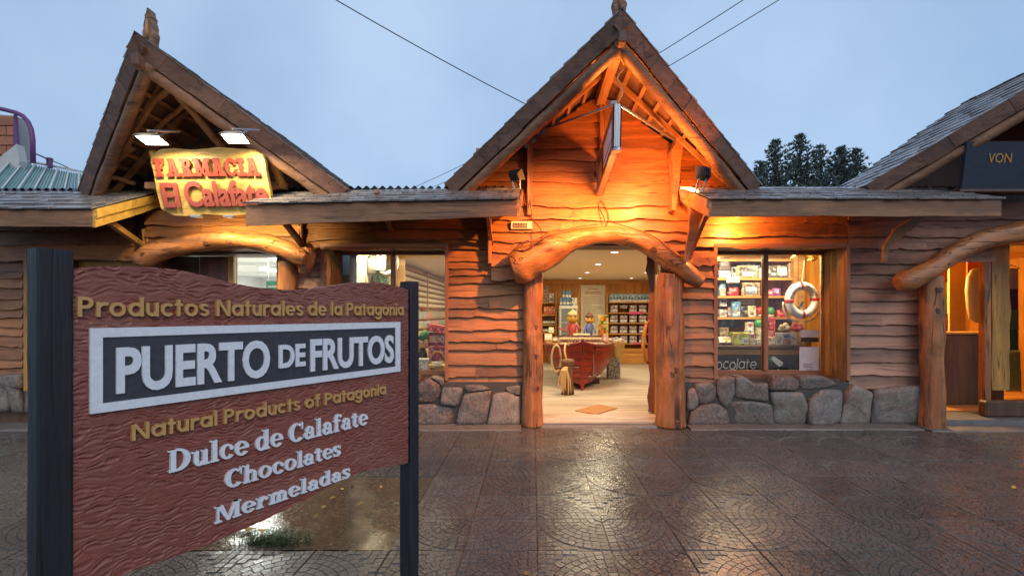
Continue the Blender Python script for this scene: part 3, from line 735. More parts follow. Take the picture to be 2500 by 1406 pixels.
def slab_upright(parent, X, Y0, Y1, z0, z1, face, mat, name='jamb_slab'):
    """wavy-edged upright slab lining a window reveal, face = +1/-1 towards +X/-X"""
    n = 24; sd = rnd.uniform(0, 60); vs = []
    for i in range(n+1):
        z = z0+(z1-z0)*i/n; a = Y0+.016*mnoise.noise(Vector((z*3, sd, 0))); b = Y1+.016*mnoise.noise(Vector((z*3, sd, 5))); t = .028+.008*mnoise.noise(Vector((z*2, sd, 8)))
        vs += [(X, a, z), (X+face*t*.7, a+.004, z), (X+face*t, (a+b)/2, z), (X+face*t*.7, b-.004, z), (X, b, z)]
    fs = []
    for i in range(n): fs += [(i*5+k, i*5+k+1, i*5+k+6, i*5+k+5) for k in range(4)]
    fs += [(0,1,2,3,4), tuple(n*5+k for k in (4,3,2,1,0))]
    return MB().add(vs, fs).build(name, mat, parent)
def shingle_course(mb, p0, p1, up, n, w=.14, th=.014):
    """one course of shingles along p0->p1, running up along 'up', normal n; uneven butts"""
    d = (p1-p0); L = d.length; d = d/L; x = 0
    while x < L-.01:
        ww = min(rnd.uniform(.08, .19), L-x); j = rnd.uniform(-.014, .014); t = th*rnd.uniform(.7, 1.5)
        a = p0+d*(x+.002); b = p0+d*(x+ww-.002); a = a-up.normalized()*j; b = b-up.normalized()*(j+rnd.uniform(-.004, .004))
        mb.add([a, b, b+up, a+up, a+n*t, b+n*t, b+up+n*.003, a+up+n*.003], [(4,5,6,7), (0,1,5,4), (1,2,6,5), (3,0,4,7)]); x += ww
def canopy(root, X0, X1, Yf, zt, zb, Yb, zback, endL=False, endR=False, rows_=5, label=None, sag=(0,0)):
    """shallow shingled canopy with a heavy front fascia board"""
    c = MB(); n = max(8, int((X1-X0)/.12)); vs = []; sd = rnd.uniform(0, 50)
    for i in range(n+1):
        x = X0+(X1-X0)*i/n; z = zb+.010*mnoise.noise(Vector((x*1.2, sd, 0)))+.006*mnoise.noise(Vector((x*5, sd, 2)))
        q = 1-i/n; z -= sag[1]*q; zz = zt-sag[0]*q; vs += [(x, Yf, z), (x, Yf, zz), (x, Yf+.05, zz), (x, Yf+.05, z+.004)]
    fs = []
    for i in range(n): fs += [(i*4, i*4+4, i*4+5, i*4+1), (i*4+1, i*4+5, i*4+6, i*4+2), (i*4+2, i*4+6, i*4+7, i*4+3), (i*4+3, i*4+7, i*4+4, i*4)]
    fs += [(0,1,2,3), (n*4+3, n*4+2, n*4+1, n*4)]
    cp = c.add(vs, fs).build('canopy', M['fascia'], root)
    if label: cp['label'] = label
    up = Vector((0, Yb-Yf, zback-zt)); nn = Vector((0, -(zback-zt), Yb-Yf)).normalized()
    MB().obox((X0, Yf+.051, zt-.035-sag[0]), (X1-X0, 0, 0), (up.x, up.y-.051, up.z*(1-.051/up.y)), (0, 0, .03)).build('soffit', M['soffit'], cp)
    for k in range(rows_):
        m = MB(); p0 = Vector((X0-.02, Yf-.03, zt-sag[0]))+up*(k/rows_)+nn*(.004+.002*k); p1 = Vector((X1+.02, Yf-.03, zt))+up*(k/rows_)+nn*(.004+.002*k)
        shingle_course(m, p0, p1, up*(1.35/rows_), nn, th=.016); m.build('shingle_course', M['shingle'], cp, kind='stuff')
    x = X0+.25
    while x < X1-.1:
        MB().obox((x, Yf+.06, zt-.125), (.06, 0, 0), (0, up.y-.08, up.z*.93), (0, 0, .085)).build('rafter', M['rafter'], cp); x += .62
    for flag, xe, s in ((endL, X0, -1), (endR, X1, 1)):
        if flag:   # return fascia running back to the wall, lapped short boards over a curved lower board
            m = MB(); h = zt-zb
            poly = [(xe, Yf, zb-.01), (xe, Yf, zt), (xe, Yb, zback), (xe, Yb, zback-h*.9), (xe, (Yf+Yb)/2, (zb+zback-h*.9)/2-.015)]
            m.prism(poly, (s*.03, 0, 0)); m.build('return_board', M['paleboard'] if flag == 'y' else M['gboard'], cp)
            k = 4
            for i in range(k):
                a = i/k; b = (i+1)/k; y0, y1 = Yf+(Yb-Yf)*a, Yf+(Yb-Yf)*b; z0, z1 = zt+(zback-zt)*a, zt+(zback-zt)*b
                MB().prism([(xe+s*.031, y0+.003, z0-h*.48), (xe+s*.031, y0+.003, z0+.01), (xe+s*.031, y1-.003, z1+.01), (xe+s*.031, y1-.003, z1-h*.48)], (s*.02, 0, 0)).build('lapped_board', M['paleboard'] if flag == 'y' else M['gboard'], cp)
    return cp
def corrugated(name, root, X0, X1, Y0, Y1, z0, z1, mat, pitch=.105, amp=.02, skew=None):
    n = max(4, int((X1-X0)/pitch*8)); vs = []
    for i in range(n+1):
        x = X0+(X1-X0)*i/n; h = amp*math.sin(2*math.pi*x/pitch)
        a = skew[0] if skew else 0
        vs += [(x, Y0, z0+h), (x+a, Y1, z1+h), (x, Y0, z0+h-.006), (x+a, Y1, z1+h-.006)]
    fs = []
    for i in range(n): o = i*4; fs += [(o, o+4, o+5, o+1), (o+2, o+3, o+7, o+6), (o, o+2, o+6, o+4)]
    return MB().add(vs, fs).build(name, mat, root)
def gable(root, Xc, h, Ye, Ya, ze, za, Yb, ridge_mat, seg=9, detail_left=False, label=None):
    """prow gable roof: the ridge reaches further out than the eaves"""
    th = math.atan2(za-ze, h); sl = math.hypot(h, za-ze)
    roof = MB().obox((Xc-.055, Ya+.06, za-.27), (.11, 0, 0), (0, Yb-Ya-.1, 0), (0, 0, .15)).build('gable_roof', ridge_mat, root)
    if label: roof['label'] = label
    MB().bbox((Xc-.035, Ya-.065, za-.31), (Xc+.04, Ya+.058, za-.19), .01).build('ridge_end_block', M['barge'], roof)
    for s in (-1, 1):
        E = Vector((Xc+s*h, Ye, ze)); A = Vector((Xc, Ya, za)); Eb = Vector((Xc+s*h, Yb, ze)); Ab = Vector((Xc, Yb, za))
        nrm = Vector((s*math.sin(th), 0, math.cos(th))); upd = Vector((-s*math.cos(th), 0, math.sin(th)))
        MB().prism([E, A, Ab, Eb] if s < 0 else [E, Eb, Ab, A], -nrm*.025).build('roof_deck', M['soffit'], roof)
        N = 15
        for k in range(N):
            f0 = k/N; y0 = Ye+(Ya-Ye)*f0-.045; base = Vector((Xc+s*h*(1-f0), 0, ze+(za-ze)*f0))-upd*.02+nrm*(.004+.0008*k)
            m = MB(); st = y0
            if detail_left and s < 0:
                y = y0
                for q in range(9):
                    ww = rnd.uniform(.09, .2); mm = MB(); t = .014*rnd.uniform(.7, 1.5); jj = rnd.uniform(-.012, .012)
                    a = base+Vector((0, y+.002, 0))-upd*jj; b = base+Vector((0, y+ww-.002, 0))-upd*jj; up = upd*(sl/N*1.3)+Vector((0, (Ya-Ye)/N*1.3, 0))
                    mm.add([a, b, b+up, a+up, a+nrm*t, b+nrm*t, b+up+nrm*.003, a+up+nrm*.003], [(7,6,5,4), (4,5,1,0), (5,6,2,1), (7,4,0,3)])
                    mm.build('shingle', M['shingle'], roof); y += ww
                st = y
            shingle_course(m, base+Vector((0, st, 0)), base+Vector((0, Yb, 0)), upd*(sl/N*1.3)+Vector((0, (Ya-Ye)/N*1.3, 0)), nrm, th=.016)
            m.build('shingle_course', M['shingle'], roof, kind='stuff')
        # lapped barge boards
        D = (A-E); dn = (D.cross(Vector((0, 1, 0)))).normalized(); dn = dn if dn.z < 0 else -dn
        down = -nrm
        for k in range(seg):
            a, b = k/seg, (k+1)/seg; o = E+D*a-down*.012; jy = rnd.uniform(-.006, .006); jh = rnd.uniform(-.01, .012)
            ex = D*(b-a)*1.0; hd = down*(.168+jh*.6)
            MB().obox(o+Vector((0, -.05+jy, 0))+D.normalized()*.0006, ex-D.normalized()*.0012, Vector((0, .05, 0)), hd+down*rnd.uniform(-.004, .006)).build('barge_board', M['barge'], roof)
        pts = []; m = 14
        for k in range(m+1): pts.append(E+D*(k/m*.955+.0)+down*(.225+.010*mnoise.noise(Vector((k*.5, s*3, Xc))))+Vector((0, .015, 0)))
        MB().tube(pts, [.062+.008*mnoise.noise(Vector((k*.4, 2, Xc+s))) for k in range(m+1)], 10, True, .1, Xc).build('rake_log', M['bargelog'], roof, smooth=True)
        # purlins under the deck, rafters under the purlins
        for f in [.07, .17, .27, .37, .47, .57, .67, .77, .87]:
            c = Vector((Xc+s*h*(1-f), 0, ze+(za-ze)*f))-nrm*.07; y0 = Ye+(Ya-Ye)*f+.03
            MB().obox(c+Vector((0, y0, 0))-upd*.022, upd*.045, Vector((0, max(.1, 6.5-y0), 0)), nrm*.042).build('purlin', M['rafter'], roof)
        for yr, ye in ((Ya+.42, Ye+.03), (Ya+.95, Ye+.2)):
            a = Vector((Xc+s*h*.97, ye, ze))-nrm*.125; b = Vector((Xc+s*.05, yr, za))-nrm*.125
            MB().obox(a, b-a, Vector((0, .055, 0)), nrm*.05).build('rafter', M['rafter'], roof)
    return roof
def finial(root_loc, label, w=1.0, sx=1.0):
    """carved totem-like ridge ornament"""
    t = thing('ridge_finial', label, 'finial', root_loc, group='carved ridge finials'); t.scale = (1, 1, .86)
    prof = [(-.10,-.14),(-.085,-.02),(-.10,.05),(-.115,.10),(-.085,.15),(-.09,.19),(-.07,.25),(-.055,.27),(-.065,.31),(-.03,.34),(-.012,.40),(.012,.40),(.03,.34),(.065,.31),(.055,.27),(.07,.25),(.09,.19),(.085,.15),(.115,.10),(.10,.05),(.085,-.02),(.10,-.14),(.045,-.06),(.03,.015),(-.03,.015),(-.045,-.06)]
    m = MB()
    # built in strips so that the outline may be concave
    zs = sorted(set(p[1] for p in prof))
    outer = [p for p in prof[:11]]
    n = len(outer); vs = []; fs = []
    for y, k in ((-.05, .8), (-.03, 1.0), (.03, 1.0), (.05, .8)):
        for x, z in outer: vs += [(x*k*w, y*sx, z), (-x*k*w, y*sx, z)]
    L = n*2
    for i in range(n-1):
        if i >= 2 or True:
            fs.append((i*2, i*2+1, i*2+3, i*2+2)); fs.append((3*L+i*2, 3*L+i*2+2, 3*L+i*2+3, 3*L+i*2+1))
        for l in range(3):
            fs.append((l*L+i*2, l*L+i*2+2, (l+1)*L+i*2+2, (l+1)*L+i*2)); fs.append((l*L+i*2+1, (l+1)*L+i*2+1, (l+1)*L+i*2+3, l*L+i*2+3))
    m.add(vs, fs); local_child('carved_body', m.mesh('carved_body', M['bargelog']), t)
    m2 = MB(); m2.tube([(0,-.052,.02),(0,-.056,.12),(0,-.056,.26)], [.012,.02,.008], 8); local_child('carved_rib', m2.mesh('carved_rib', M['rafter'], True), t)
    return t
# ================================================================== centre shop
YW = 6.40
shop = thing('log_cabin_shop', 'orange-lit log cabin shop with steep gable above an arched log doorway', 'shop', (1.0, 6.4, 0))
def wallbox(root, x0, x1, z0, z1, y0=6.42, y1=6.87, mat='darkwood', name='wall'):
    return MB().box((x0, y0, z0), (x1, y1, z1)).build(name, M[mat], root)
LWX, RWX, DX, WZ = (-2.74, -1.15), (2.43, 4.13), (.06, 1.76), (.60, 2.33)
for a in ((-3.1, LWX[0], 0, 3.0), (LWX[0], LWX[1], 0, WZ[0]), (LWX[0], LWX[1], WZ[1], 3.0), (LWX[1], DX[0], 0, 3.0), (DX[0], DX[1], 2.36, 3.0),
          (DX[1], RWX[0], 0, 3.0), (RWX[0], RWX[1], 0, WZ[0]), (RWX[0], RWX[1], WZ[1], 3.0)): wallbox(shop, *a)
MXc, Mh, MYe, MYa, Mze, Mza = .884, 1.97, 6.1, 4.81, 3.075, 4.436
msl = (Mza-Mze)/Mh
MB().prism([(MXc-Mh+.25, 6.44, 2.98), (MXc+Mh-.25, 6.44, 2.98), (MXc+Mh-.25, 6.44, Mze+.06), (MXc, 6.44, Mza-.1), (MXc-Mh+.25, 6.44, Mze+.06)], (0, .2, 0)).build('gable_wall', M['darkwood'], shop)
# side wall boards
rA = [617,638,656,674,693,722,752,775,805,834,853,889,919,946]
rows(shop, 1088, 1288, rA, 6.40, M['board'], .02)
rB = [617,650,680,705,730,764,795,826,862,894,918,940]
rows(shop, 1655, 1749, rB, 6.40, M['board'], .02)
rows(shop, 730, 1200, [500,530,560,588,610], 6.40, M['board'], .02)
rows(shop, 1690, 2066, [500,526,549,580,606], 6.40, M['gboard'], .016)
rows(shop, 728, 797, [610,640,675,705,740,770,805,840,875,905,930], 6.40, M['dboard'], .02)
# central bay: boards above the door and in the gable
bay = [478,508,540,568,590,617,650,684]
MB().box((PX(1200,6.33), 6.345, 2.0), (.02, 6.419, PZ(478,6.33))).build('bay_backing', M['darkwood'], shop)
MB().box((1.74, 6.345, 2.0), (PX(1692,6.33), 6.419, PZ(478,6.33))).build('bay_backing', M['darkwood'], shop)
rows(shop, 1200, 1690, bay[:5], 6.33, M['gboard'], .022)
rows(shop, 1200, 1400, bay[4:6], 6.33, M['gboard'], .022); rows(shop, 1200, 1296, bay[5:], 6.33, M['gboard'], .022); rows(shop, 1570, 1690, bay[4:6], 6.33, M['gboard'], .022); rows(shop, 1652, 1690, bay[5:7], 6.33, M['gboard'], .022)
gy = [222,250,276,305,338,368,396,423,448,478]
for a, b in zip(gy, gy[1:]):
    Yg = 6.36; zt, zb = PZ(a, Yg), PZ(b, Yg)
    L = lambda z: max(-.03, MXc-(Mza-.13-z)/msl); Rr = lambda z: min(1.93, MXc+(Mza-.13-z)/msl)
    if Rr(zt)-L(zt) < .05: continue
    board(shop, L(zb), Rr(zb), zb, zt, Yg, M['gboard'], .016, xl=L, xr=Rr)
for a, b in zip(gy[5:], gy[6:]):   # gable boards outside the bay
    Yg = 6.43; zt, zb = PZ(a, Yg), PZ(b, Yg)
    board(shop, -.75, -.06, zb, zt, Yg, M['board'], .014); board(shop, 1.96, 2.55, zb, zt, Yg, M['gboard'], .014)
# uprights: king post, bay edges
MB().bbox((PX(1463,6.3), 6.27, PZ(440,6.3)), (PX(1486,6.3), 6.325, PZ(245,6.3))).build('king_post', M['log'], shop)
MB().bbox((PX(1287,6.3), 6.22, PZ(528,6.3)), (PX(1300,6.3), 6.33, PZ(312,6.3))).build('bay_corner_post', M['log'], shop)
MB().bbox((PX(1192,6.3), 6.22, PZ(645,6.3)), (PX(1201,6.3), 6.34, PZ(522,6.3))).build('bay_corner_post', M['log'], shop)
# knee brace with live edge between wall and right slope
def wav(pts, Y, ext, mat, root, name, mirror=0):
    return MB().prism([P(x, y, Y) for x, y in pts], (0, ext, 0)).build(name, M[mat], root)
wav([(1641,512),(1650,515),(1655,470),(1660,430),(1662,395),(1668,360),(1678,325),(1668,308),(1655,322),(1648,352),(1640,365),(1643,400),(1646,440),(1642,480)], 6.1, .2, 'gboard', shop, 'knee_brace')
# bracket at the right canopy end (deep profiled plank) and its strut
wav([(1656,460),(1661,462),(1664,488),(1672,497),(1681,505),(1684,520),(1683,560),(1676,600),(1672,640),(1681,638),(1690,600),(1704,570),(1722,545),(1733,530),(1737,500),(1737,488)], 6.0, .05, 'gboard', shop, 'canopy_bracket')
MB().obox(P(1678,632,6.28), (.10,-.55,.62), (.05,0,0), (0,.045,.03)).build('bracket_strut', M['rafter'], shop)
MB().obox(P(1196,600,6.3), (-.02,-.62,.42), (.045,0,0), (0,.03,.04)).build('bracket_strut', M['rafter'], shop)
MB().obox(P(950,566,6.38), (0,-.62,.36), (.05,0,0), (0,.03,.05)).build('bracket_strut', M['rafter'], shop)
wav([(1692,617),(1745,614),(1750,622),(1748,645),(1735,650),(1718,646),(1705,651),(1694,646),(1689,632)], 6.33, .03, 'gboard', shop, 'carved_plaque')
fletters('USHU', PX(1708,6.33), PX(1737,6.33), PZ(638,6.33), .055, lambda u, v, d: Vector((u, 6.33-d, v)), .004, M['board'], shop)
# door posts and arch log
def post(root, x, r_px, y0, y1, Y, mat, name='door_post', jag=.10):
    q = [(x+rnd.uniform(-2,2), y0+(y1-y0)*k/7, r_px*(1+(.13 if k == 7 else .05 if k == 6 else rnd.uniform(-.04,.03)))) for k in range(8)]
    return log_between(root, q, mat, Y, 16, jag, name, 4)
post(shop, 1301, 24, 668, 1038, 6.29, M['log']); post(shop, 1635, 33, 672, 1038, 6.27, M['log'])
MB().bbox((.075, 6.43, .03), (.115, 6.86, 2.35)).build('door_jamb', M['slab'], shop)
MB().bbox((1.70, 6.43, .03), (1.755, 6.86, 2.35)).build('door_jamb', M['slab'], shop)
log_between(shop, [(1252,656,36),(1275,648,43),(1310,628,41),(1352,603,37),(1400,585,27),(1450,576,22),(1510,575,21),(1565,588,23),(1610,614,24),(1650,645,23),(1685,672,21),(1712,690,16)], M['logx'], 6.12, 18, .16, 'arch_log', 5)
MB().bbox((.0, 6.30, .014), (1.75, 6.46, .052), .008).build('door_sill', M['floor'], shop)
MB().bbox((.05, 6.46, .030), (1.75, 6.70, .068), .008).build('door_sill', M['floor'], shop)
# open door leaf seen on edge: wavy slab
vs = []; n = 40
for i in range(n+1):
    z = .08+2.2*i/n; w_ = .075+.05*mnoise.noise(Vector((z*2.6, 4, 0)))+.02*mnoise.noise(Vector((z*9, 1, 0)))
    vs += [(1.70-w_, 6.79, z), (1.70, 6.77, z), (1.99, 7.55, z), (1.985-w_*.4, 7.56, z)]
fs = []
for i in range(n): fs += [(i*4+k, i*4+(k+1) % 4, i*4+4+(k+1) % 4, i*4+4+k) for k in range(4)]
MB().add(vs, fs+[(0,3,2,1), (n*4, n*4+1, n*4+2, n*4+3)]).build('door', M['doorwood'], shop)
door = bpy.data.objects['door']
MB().tube([(1.64,6.80,.75),(1.58,6.76,.80),(1.55,6.76,1.0),(1.56,6.76,1.15),(1.60,6.78,1.32),(1.64,6.80,1.36)], [.018,.024,.026,.026,.022,.018], 10, True, .15, 3).build('handle', M['slab'], door, smooth=True)
# windows
def window(root, X0, X1, z0, z1, Yg, mull, jamb_side, label):
    t = .055; f = MB()
    f.box((X0, Yg-.03, z0), (X1, Yg+.03, z0+t)); f.box((X0, Yg-.03, z1-t*.8), (X1, Yg+.03, z1)); f.box((X0, Yg-.03, z0+t), (X0+t*.7, Yg+.03, z1-t*.8)); f.box((X1-t*.7, Yg-.03, z0+t), (X1, Yg+.03, z1-t*.8))
    wn_ = f.build('window', M['frame'], root); wn_['label'] = label
    edges = [X0+t*.7]+list(mull)+[X1-t*.7]
    for m in mull: MB().bbox((m-.034, Yg-.055, z0+t), (m+.034, Yg+.03, z1-t*.8), .006).build('mullion', M['framez'], wn_)
    for a, b in zip(edges, edges[1:]): MB().box((a+.002, Yg-.004, z0+t-.004), (b-.002, Yg+.002, z1-t*.8+.004)).build('pane', M['pane'], wn_)
    # outer casing
    c = MB(); y0, y1 = 6.34, 6.42; k = .045
    c.box((X0-k, y0, z1), (X1+k, y1, z1+k)); wn2 = c.build('head_casing', M['frame'], wn_)
    for xx in (X0-k, X1): MB().box((xx, y0+.004, z0-.02), (xx+k, y1, z1-.001)).build('side_casing', M['framez'], wn_)
    jx = X0 if jamb_side < 0 else X1
    for q in range(3): slab_upright(wn_, jx, 6.385+.155*q, 6.385+.155*(q+1)-.006, z0-.05, z1-.002, -jamb_side, M['slab'])
    MB().box((X0, 6.44, z0-.06), (X1, Yg-.03, z0-.004)).build('sill', M['curb'], wn_)
    return wn_
window(shop, LWX[0], LWX[1], WZ[0], WZ[1], 6.85, [PX(962, 6.85)], -1, 'left shop window behind the board sign with green netting')
window(shop, RWX[0], RWX[1], WZ[0], WZ[1], 6.85, [PX(1866, 6.85)], 1, 'right shop window with gift shelves and a lifebuoy')
# stone plinths
Ys = 6.37
SR = [[(150,1040),(250,1022),(302,1060),(304,1150),(240,1192),(172,1185),(148,1110)], [(92,1090),(148,1062),(176,1180),(150,1228),(92,1226)], [(96,1340),(120,1236),(200,1190),(310,1178),(384,1230),(412,1340)],
      [(316,1000),(432,988),(434,1110),(390,1226),(330,1170),(306,1080)], [(440,985),(500,985),(570,1042),(662,1030),(670,1162),(560,1156),(436,1142)], [(672,1072),(704,990),(832,984),(892,1010),(892,1090),(682,1084)],
      [(900,990),(1060,982),(1172,1040),(1090,1072),(1010,1078),(900,1086)], [(396,1168),(560,1162),(692,1184),(712,1342),(430,1342),(398,1250)], [(680,1094),(902,1096),(944,1180),(938,1342),(718,1342),(704,1180)],
      [(958,1150),(1040,1080),(1200,1082),(1212,1124),(1184,1300),(1124,1345),(960,1340),(942,1240)], [(1218,1106),(1260,1040),(1412,1100),(1418,1340),(1240,1345),(1180,1336),(1216,1160)]]
zstones(shop, SR, 1640, 580, 2.93, Ys)
for a_, b_ in ((-3.0, -.1), (1.95, 4.14)): MB().box((a_, 6.33, .012), (b_, 6.418, .56)).build('plinth_core', M['joint'], shop)
SL = [[(850,1078),(985,1080),(982,1120),(950,1212),(838,1190)], [(1000,1062),(1120,1062),(1186,1092),(1012,1114)], [(1000,1122),(1184,1096),(1146,1332),(944,1332),(962,1230)], [(1194,1122),(1290,1108),(1382,1142),(1378,1338),(1150,1338),(1180,1200)],
      [(1270,1078),(1384,1062),(1388,1136),(1292,1116)], [(650,1200),(760,1190),(942,1222),(902,1332),(650,1332)], [(676,1060),(762,1010),(832,1060),(832,1182),(688,1184)], [(770,1000),(862,1018),(852,1078),(838,1062)], [(540,1010),(690,1000),(672,1180),(560,1190)], [(480,1200),(640,1192),(640,1332),(470,1332)],
      [(380,1020),(530,1005),(545,1190),(400,1196)], [(300,1205),(468,1200),(460,1332),(300,1332)], [(210,1010),(370,1010),(390,1195),(220,1200)], [(130,1205),(290,1205),(290,1332),(120,1332)], [(40,1010),(200,1010),(205,1195),(50,1195)], [(-60,1200),(120,1200),(112,1332),(-60,1332)]]
zstones(shop, SL, 780, 560, 2.81, Ys)
# roofs
canopy(shop, PX(600,5.35), PX(1262,5.35), 5.35, 2.715, 2.535, 6.3, 3.075, endR='o', sag=(.055,.10), label='wet shingled canopy left of the main gable')
canopy(shop, PX(1737,5.35), PX(2445,5.35), 5.35, 2.715, 2.535, 6.3, 3.075, endL='o', label='wet shingled canopy right of the main gable')
corrugated('corrugated_roof', shop, -3.3, MXc-1.2, 6.34, 8.6, 3.115, 3.17, M['tin']); corrugated('corrugated_roof', shop, MXc+1.2, 5.6, 6.34, 8.6, 3.115, 3.17, M['tin'])
gable(shop, MXc, Mh, MYe, MYa, Mze, Mza, 8.6, M['rafter'], 9, label='steep shingled gable over the arched doorway')
# room
RX0, RX1, RY1, FZ, CZ = -2.50, 4.30, 13.9, .05, 2.42
MB().box((RX0, 6.70, FZ-.06), (RX1, RY1, FZ)).build('floor', M['floor'], shop)
for k in range(60):    # plank joints as thin raised planks near the door
    y = 6.72+k*.118
    if y > RY1: break
    MB().box((RX0+.02, y, FZ), (RX1-.02, y+.113, FZ+.004)).build('plank', M['floor'], shop)
MB().box((RX0, 6.872, CZ), (RX1, RY1, CZ+.05)).build('ceiling', M['ceiling'], shop)
MB().box((RX0, RY1, 0), (RX1, RY1+.1, CZ+.05)).build('back_wall', M['wallwood'], shop)
MB().box((RX0-.1, 6.872, 0), (RX0, RY1, CZ+.05)).build('side_wall', M['ceiling'], shop)
MB().box((RX1, 6.872, 0), (RX1+.1, RY1, CZ+.05)).build('side_wall', M['wallwood'], shop)
MB().box((RX0, RY1-.03, CZ-.10), (RX1, RY1, CZ)).build('cornice', M['shelfwood'], shop)
finial((MXc-.005, MYa+.10, Mza+.06), 'carved wooden finial on the ridge of the middle gable', .68)

# ================================================================== pharmacy at left
ph = thing('pharmacy_building', 'log-built pharmacy with floodlit gable and yellow log arch at left', 'pharmacy', (-4.6, 6.4, 0))
for a in ((-9.0, -6.15, 0, 3.0), (-6.15, -5.25, 0, .9), (-6.15, -5.25, 2.16, 3.0), (-5.25, -4.9, 0, 3.0), (-4.9, -3.4, 2.25, 3.0), (-3.4, -3.102, 0, 3.0)): wallbox(ph, *a)
rows(ph, -60, 64, [650,678,702,728,752,775,798,820,845,872,900,925], 6.40, M['board'], .02)
rows(ph, -60, 330, [505,535,565,600,636], 6.40, M['board'], .018)
rows(ph, 716, 790, [600,636], 6.40, M['dboard'], .02)
rows(ph, 360, 735, [520,552,580,612], 6.28, M['board'], .018)
MB().box((PX(360,6.28), 6.29, PZ(612,6.28)), (PX(735,6.28), 6.419, PZ(480,6.28))).build('bay_backing', M['darkwood'], ph)
PXc, Ph, PYe, PYa, Pze, Pza = -4.006, 1.68, 6.1, 4.92, 3.01, 4.27
psl = (Pza-Pze)/Ph
MB().prism([(PXc-Ph+.2, 6.62, 2.98), (PXc+Ph-.2, 6.62, 2.98), (PXc+Ph-.2, 6.62, Pze+.04), (PXc, 6.62, Pza-.1), (PXc-Ph+.2, 6.62, Pze+.04)], (0, .2, 0)).build('gable_wall', M['soffit'], ph)
for k in range(7):
    zb = 3.0+.16*k; zt = zb+.16; L = lambda z: PXc-(Pza-.14-z)/psl; Rr = lambda z: PXc+(Pza-.14-z)/psl
    if Rr(zt)-L(zt) > .2: board(ph, L(zb), Rr(zb), zb, zt, 6.60, M['dboard'], .012, xl=L, xr=Rr)
gable(ph, PXc, Ph, PYe, PYa, Pze, Pza, 8.4, M['bargelog'], 8, label='shingled gable over the pharmacy board')
# open braces in the gable (wavy poles)
def pole(root, a, b, r, mat='rafter', name='brace'):
    a, b = Vector(a), Vector(b); pts = [a+(b-a)*(k/8)+Vector((.012*mnoise.noise(Vector((k*.8, a.x, 1))), 0, .02*mnoise.noise(Vector((k*.7, b.z, 2))))) for k in range(9)]
    return MB().tube(pts, [r*(1+.15*mnoise.noise(Vector((k*.6, r*30, a.z)))) for k in range(9)], 8, True, .12, a.x).build(name, M[mat], root, smooth=True)
pole(ph, P(420,215,5.35), P(555,375,5.9), .045); pole(ph, P(415,215,5.35), P(330,285,5.9), .035)
pole(ph, P(330,245,5.7), P(390,278,5.9), .03); pole(ph, P(375,320,6.0), P(465,245,5.6), .03); pole(ph, P(262,415,6.0), P(325,360,5.9), .035); pole(ph, P(262,428,6.1), P(330,450,6.3), .03)
pole(ph, P(655,365,5.7), P(690,455,6.0), .055, 'slab'); pole(ph, P(372,372,5.6), P(392,470,6.0), .04, 'slab')
MB().bbox((PX(358,6.0), 5.96, 3.0), (PX(700,6.0), 6.04, 3.08)).build('cross_beam', M['rafter'], ph)
# canopy at far left, its lit return, struts
canopy(ph, -7.6, PX(226,5.35), 5.35, 2.605, 2.42, 6.3, 3.02, endR='y', label='wet shingled canopy left of the pharmacy board')
corrugated('corrugated_roof', ph, -9.0, -3.32, 6.34, 8.4, 3.09, 3.14, M['tin'])
MB().obox(P(352,612,6.22), (-.02,-.68,.30), (.06,0,0), (0,.03,.055)).build('bracket_strut', M['slab'], ph)
MB().obox(P(742,615,6.22), (-.04,-.70,.37), (.055,0,0), (0,.03,.055)).build('bracket_strut', M['darkwood'], ph)
wav([(345,560),(362,556),(362,612),(352,606)], 6.25, .06, 'slab', ph, 'bay_upright'); wav([(728,542),(735,541),(735,600),(722,575)], 6.25, .05, 'slab', ph, 'bay_upright')
# arch log and posts
log_between(ph, [(336,630,18),(352,632,24),(385,616,25),(440,598,23),(510,588,23),(580,586,24),(640,592,23),(690,606,22),(728,625,22),(748,632,17)], M['logx'], 6.10, 16, .13, 'arch_log', 5)
post(ph, 702, 22, 640, 1035, 6.30, M['log']); post(ph, 366, 24, 640, 1035, 6.30, M['log'])
log_between(ph, [(740,600,13),(752,618,16),(748,650,15),(742,668,11)], M['log'], 6.2, 12, .3, 'knotted_stub', 3)
MB().bbox((-6.62, 6.28, .45), (-6.56, 6.41, 2.2)).build('corner_trim', M['slab'], ph)
# window and door
f = MB(); f.box((-6.15, 6.55, 2.08), (-5.25, 6.62, 2.16)); f.box((-6.15, 6.55, .9), (-5.25, 6.62, .97)); f.box((-6.15, 6.55, .97), (-6.09, 6.62, 2.08)); f.box((-5.31, 6.55, .97), (-5.25, 6.62, 2.08)); f.box((-5.75, 6.55, .97), (-5.69, 6.62, 2.08))
pw = f.build('window', M['slab'], ph); MB().box((-6.09, 6.58, .97), (-5.75, 6.584, 2.08)).build('pane', M['pane'], pw); MB().box((-5.69, 6.58, .97), (-5.31, 6.584, 2.08)).build('pane', M['pane'], pw)
pd = MB().bbox((PX(392,6.66), 6.63, .03), (PX(490,6.66), 6.69, 2.24)).build('door', M['darkwood'], ph)
MB().bbox((PX(492,6.66), 6.62, .03), (PX(560,6.66), 6.70, 2.24)).build('door_panel', M['doorwood'], pd)
MB().bbox((PX(562,6.66), 6.60, .03), (PX(574,6.66), 6.72, 2.24)).build('door_jamb', M['slab'], ph)
MB().box((PX(575,6.66), 6.65, .03), (PX(684,6.66), 6.655, 2.24)).build('pane', M['pane'], pd)
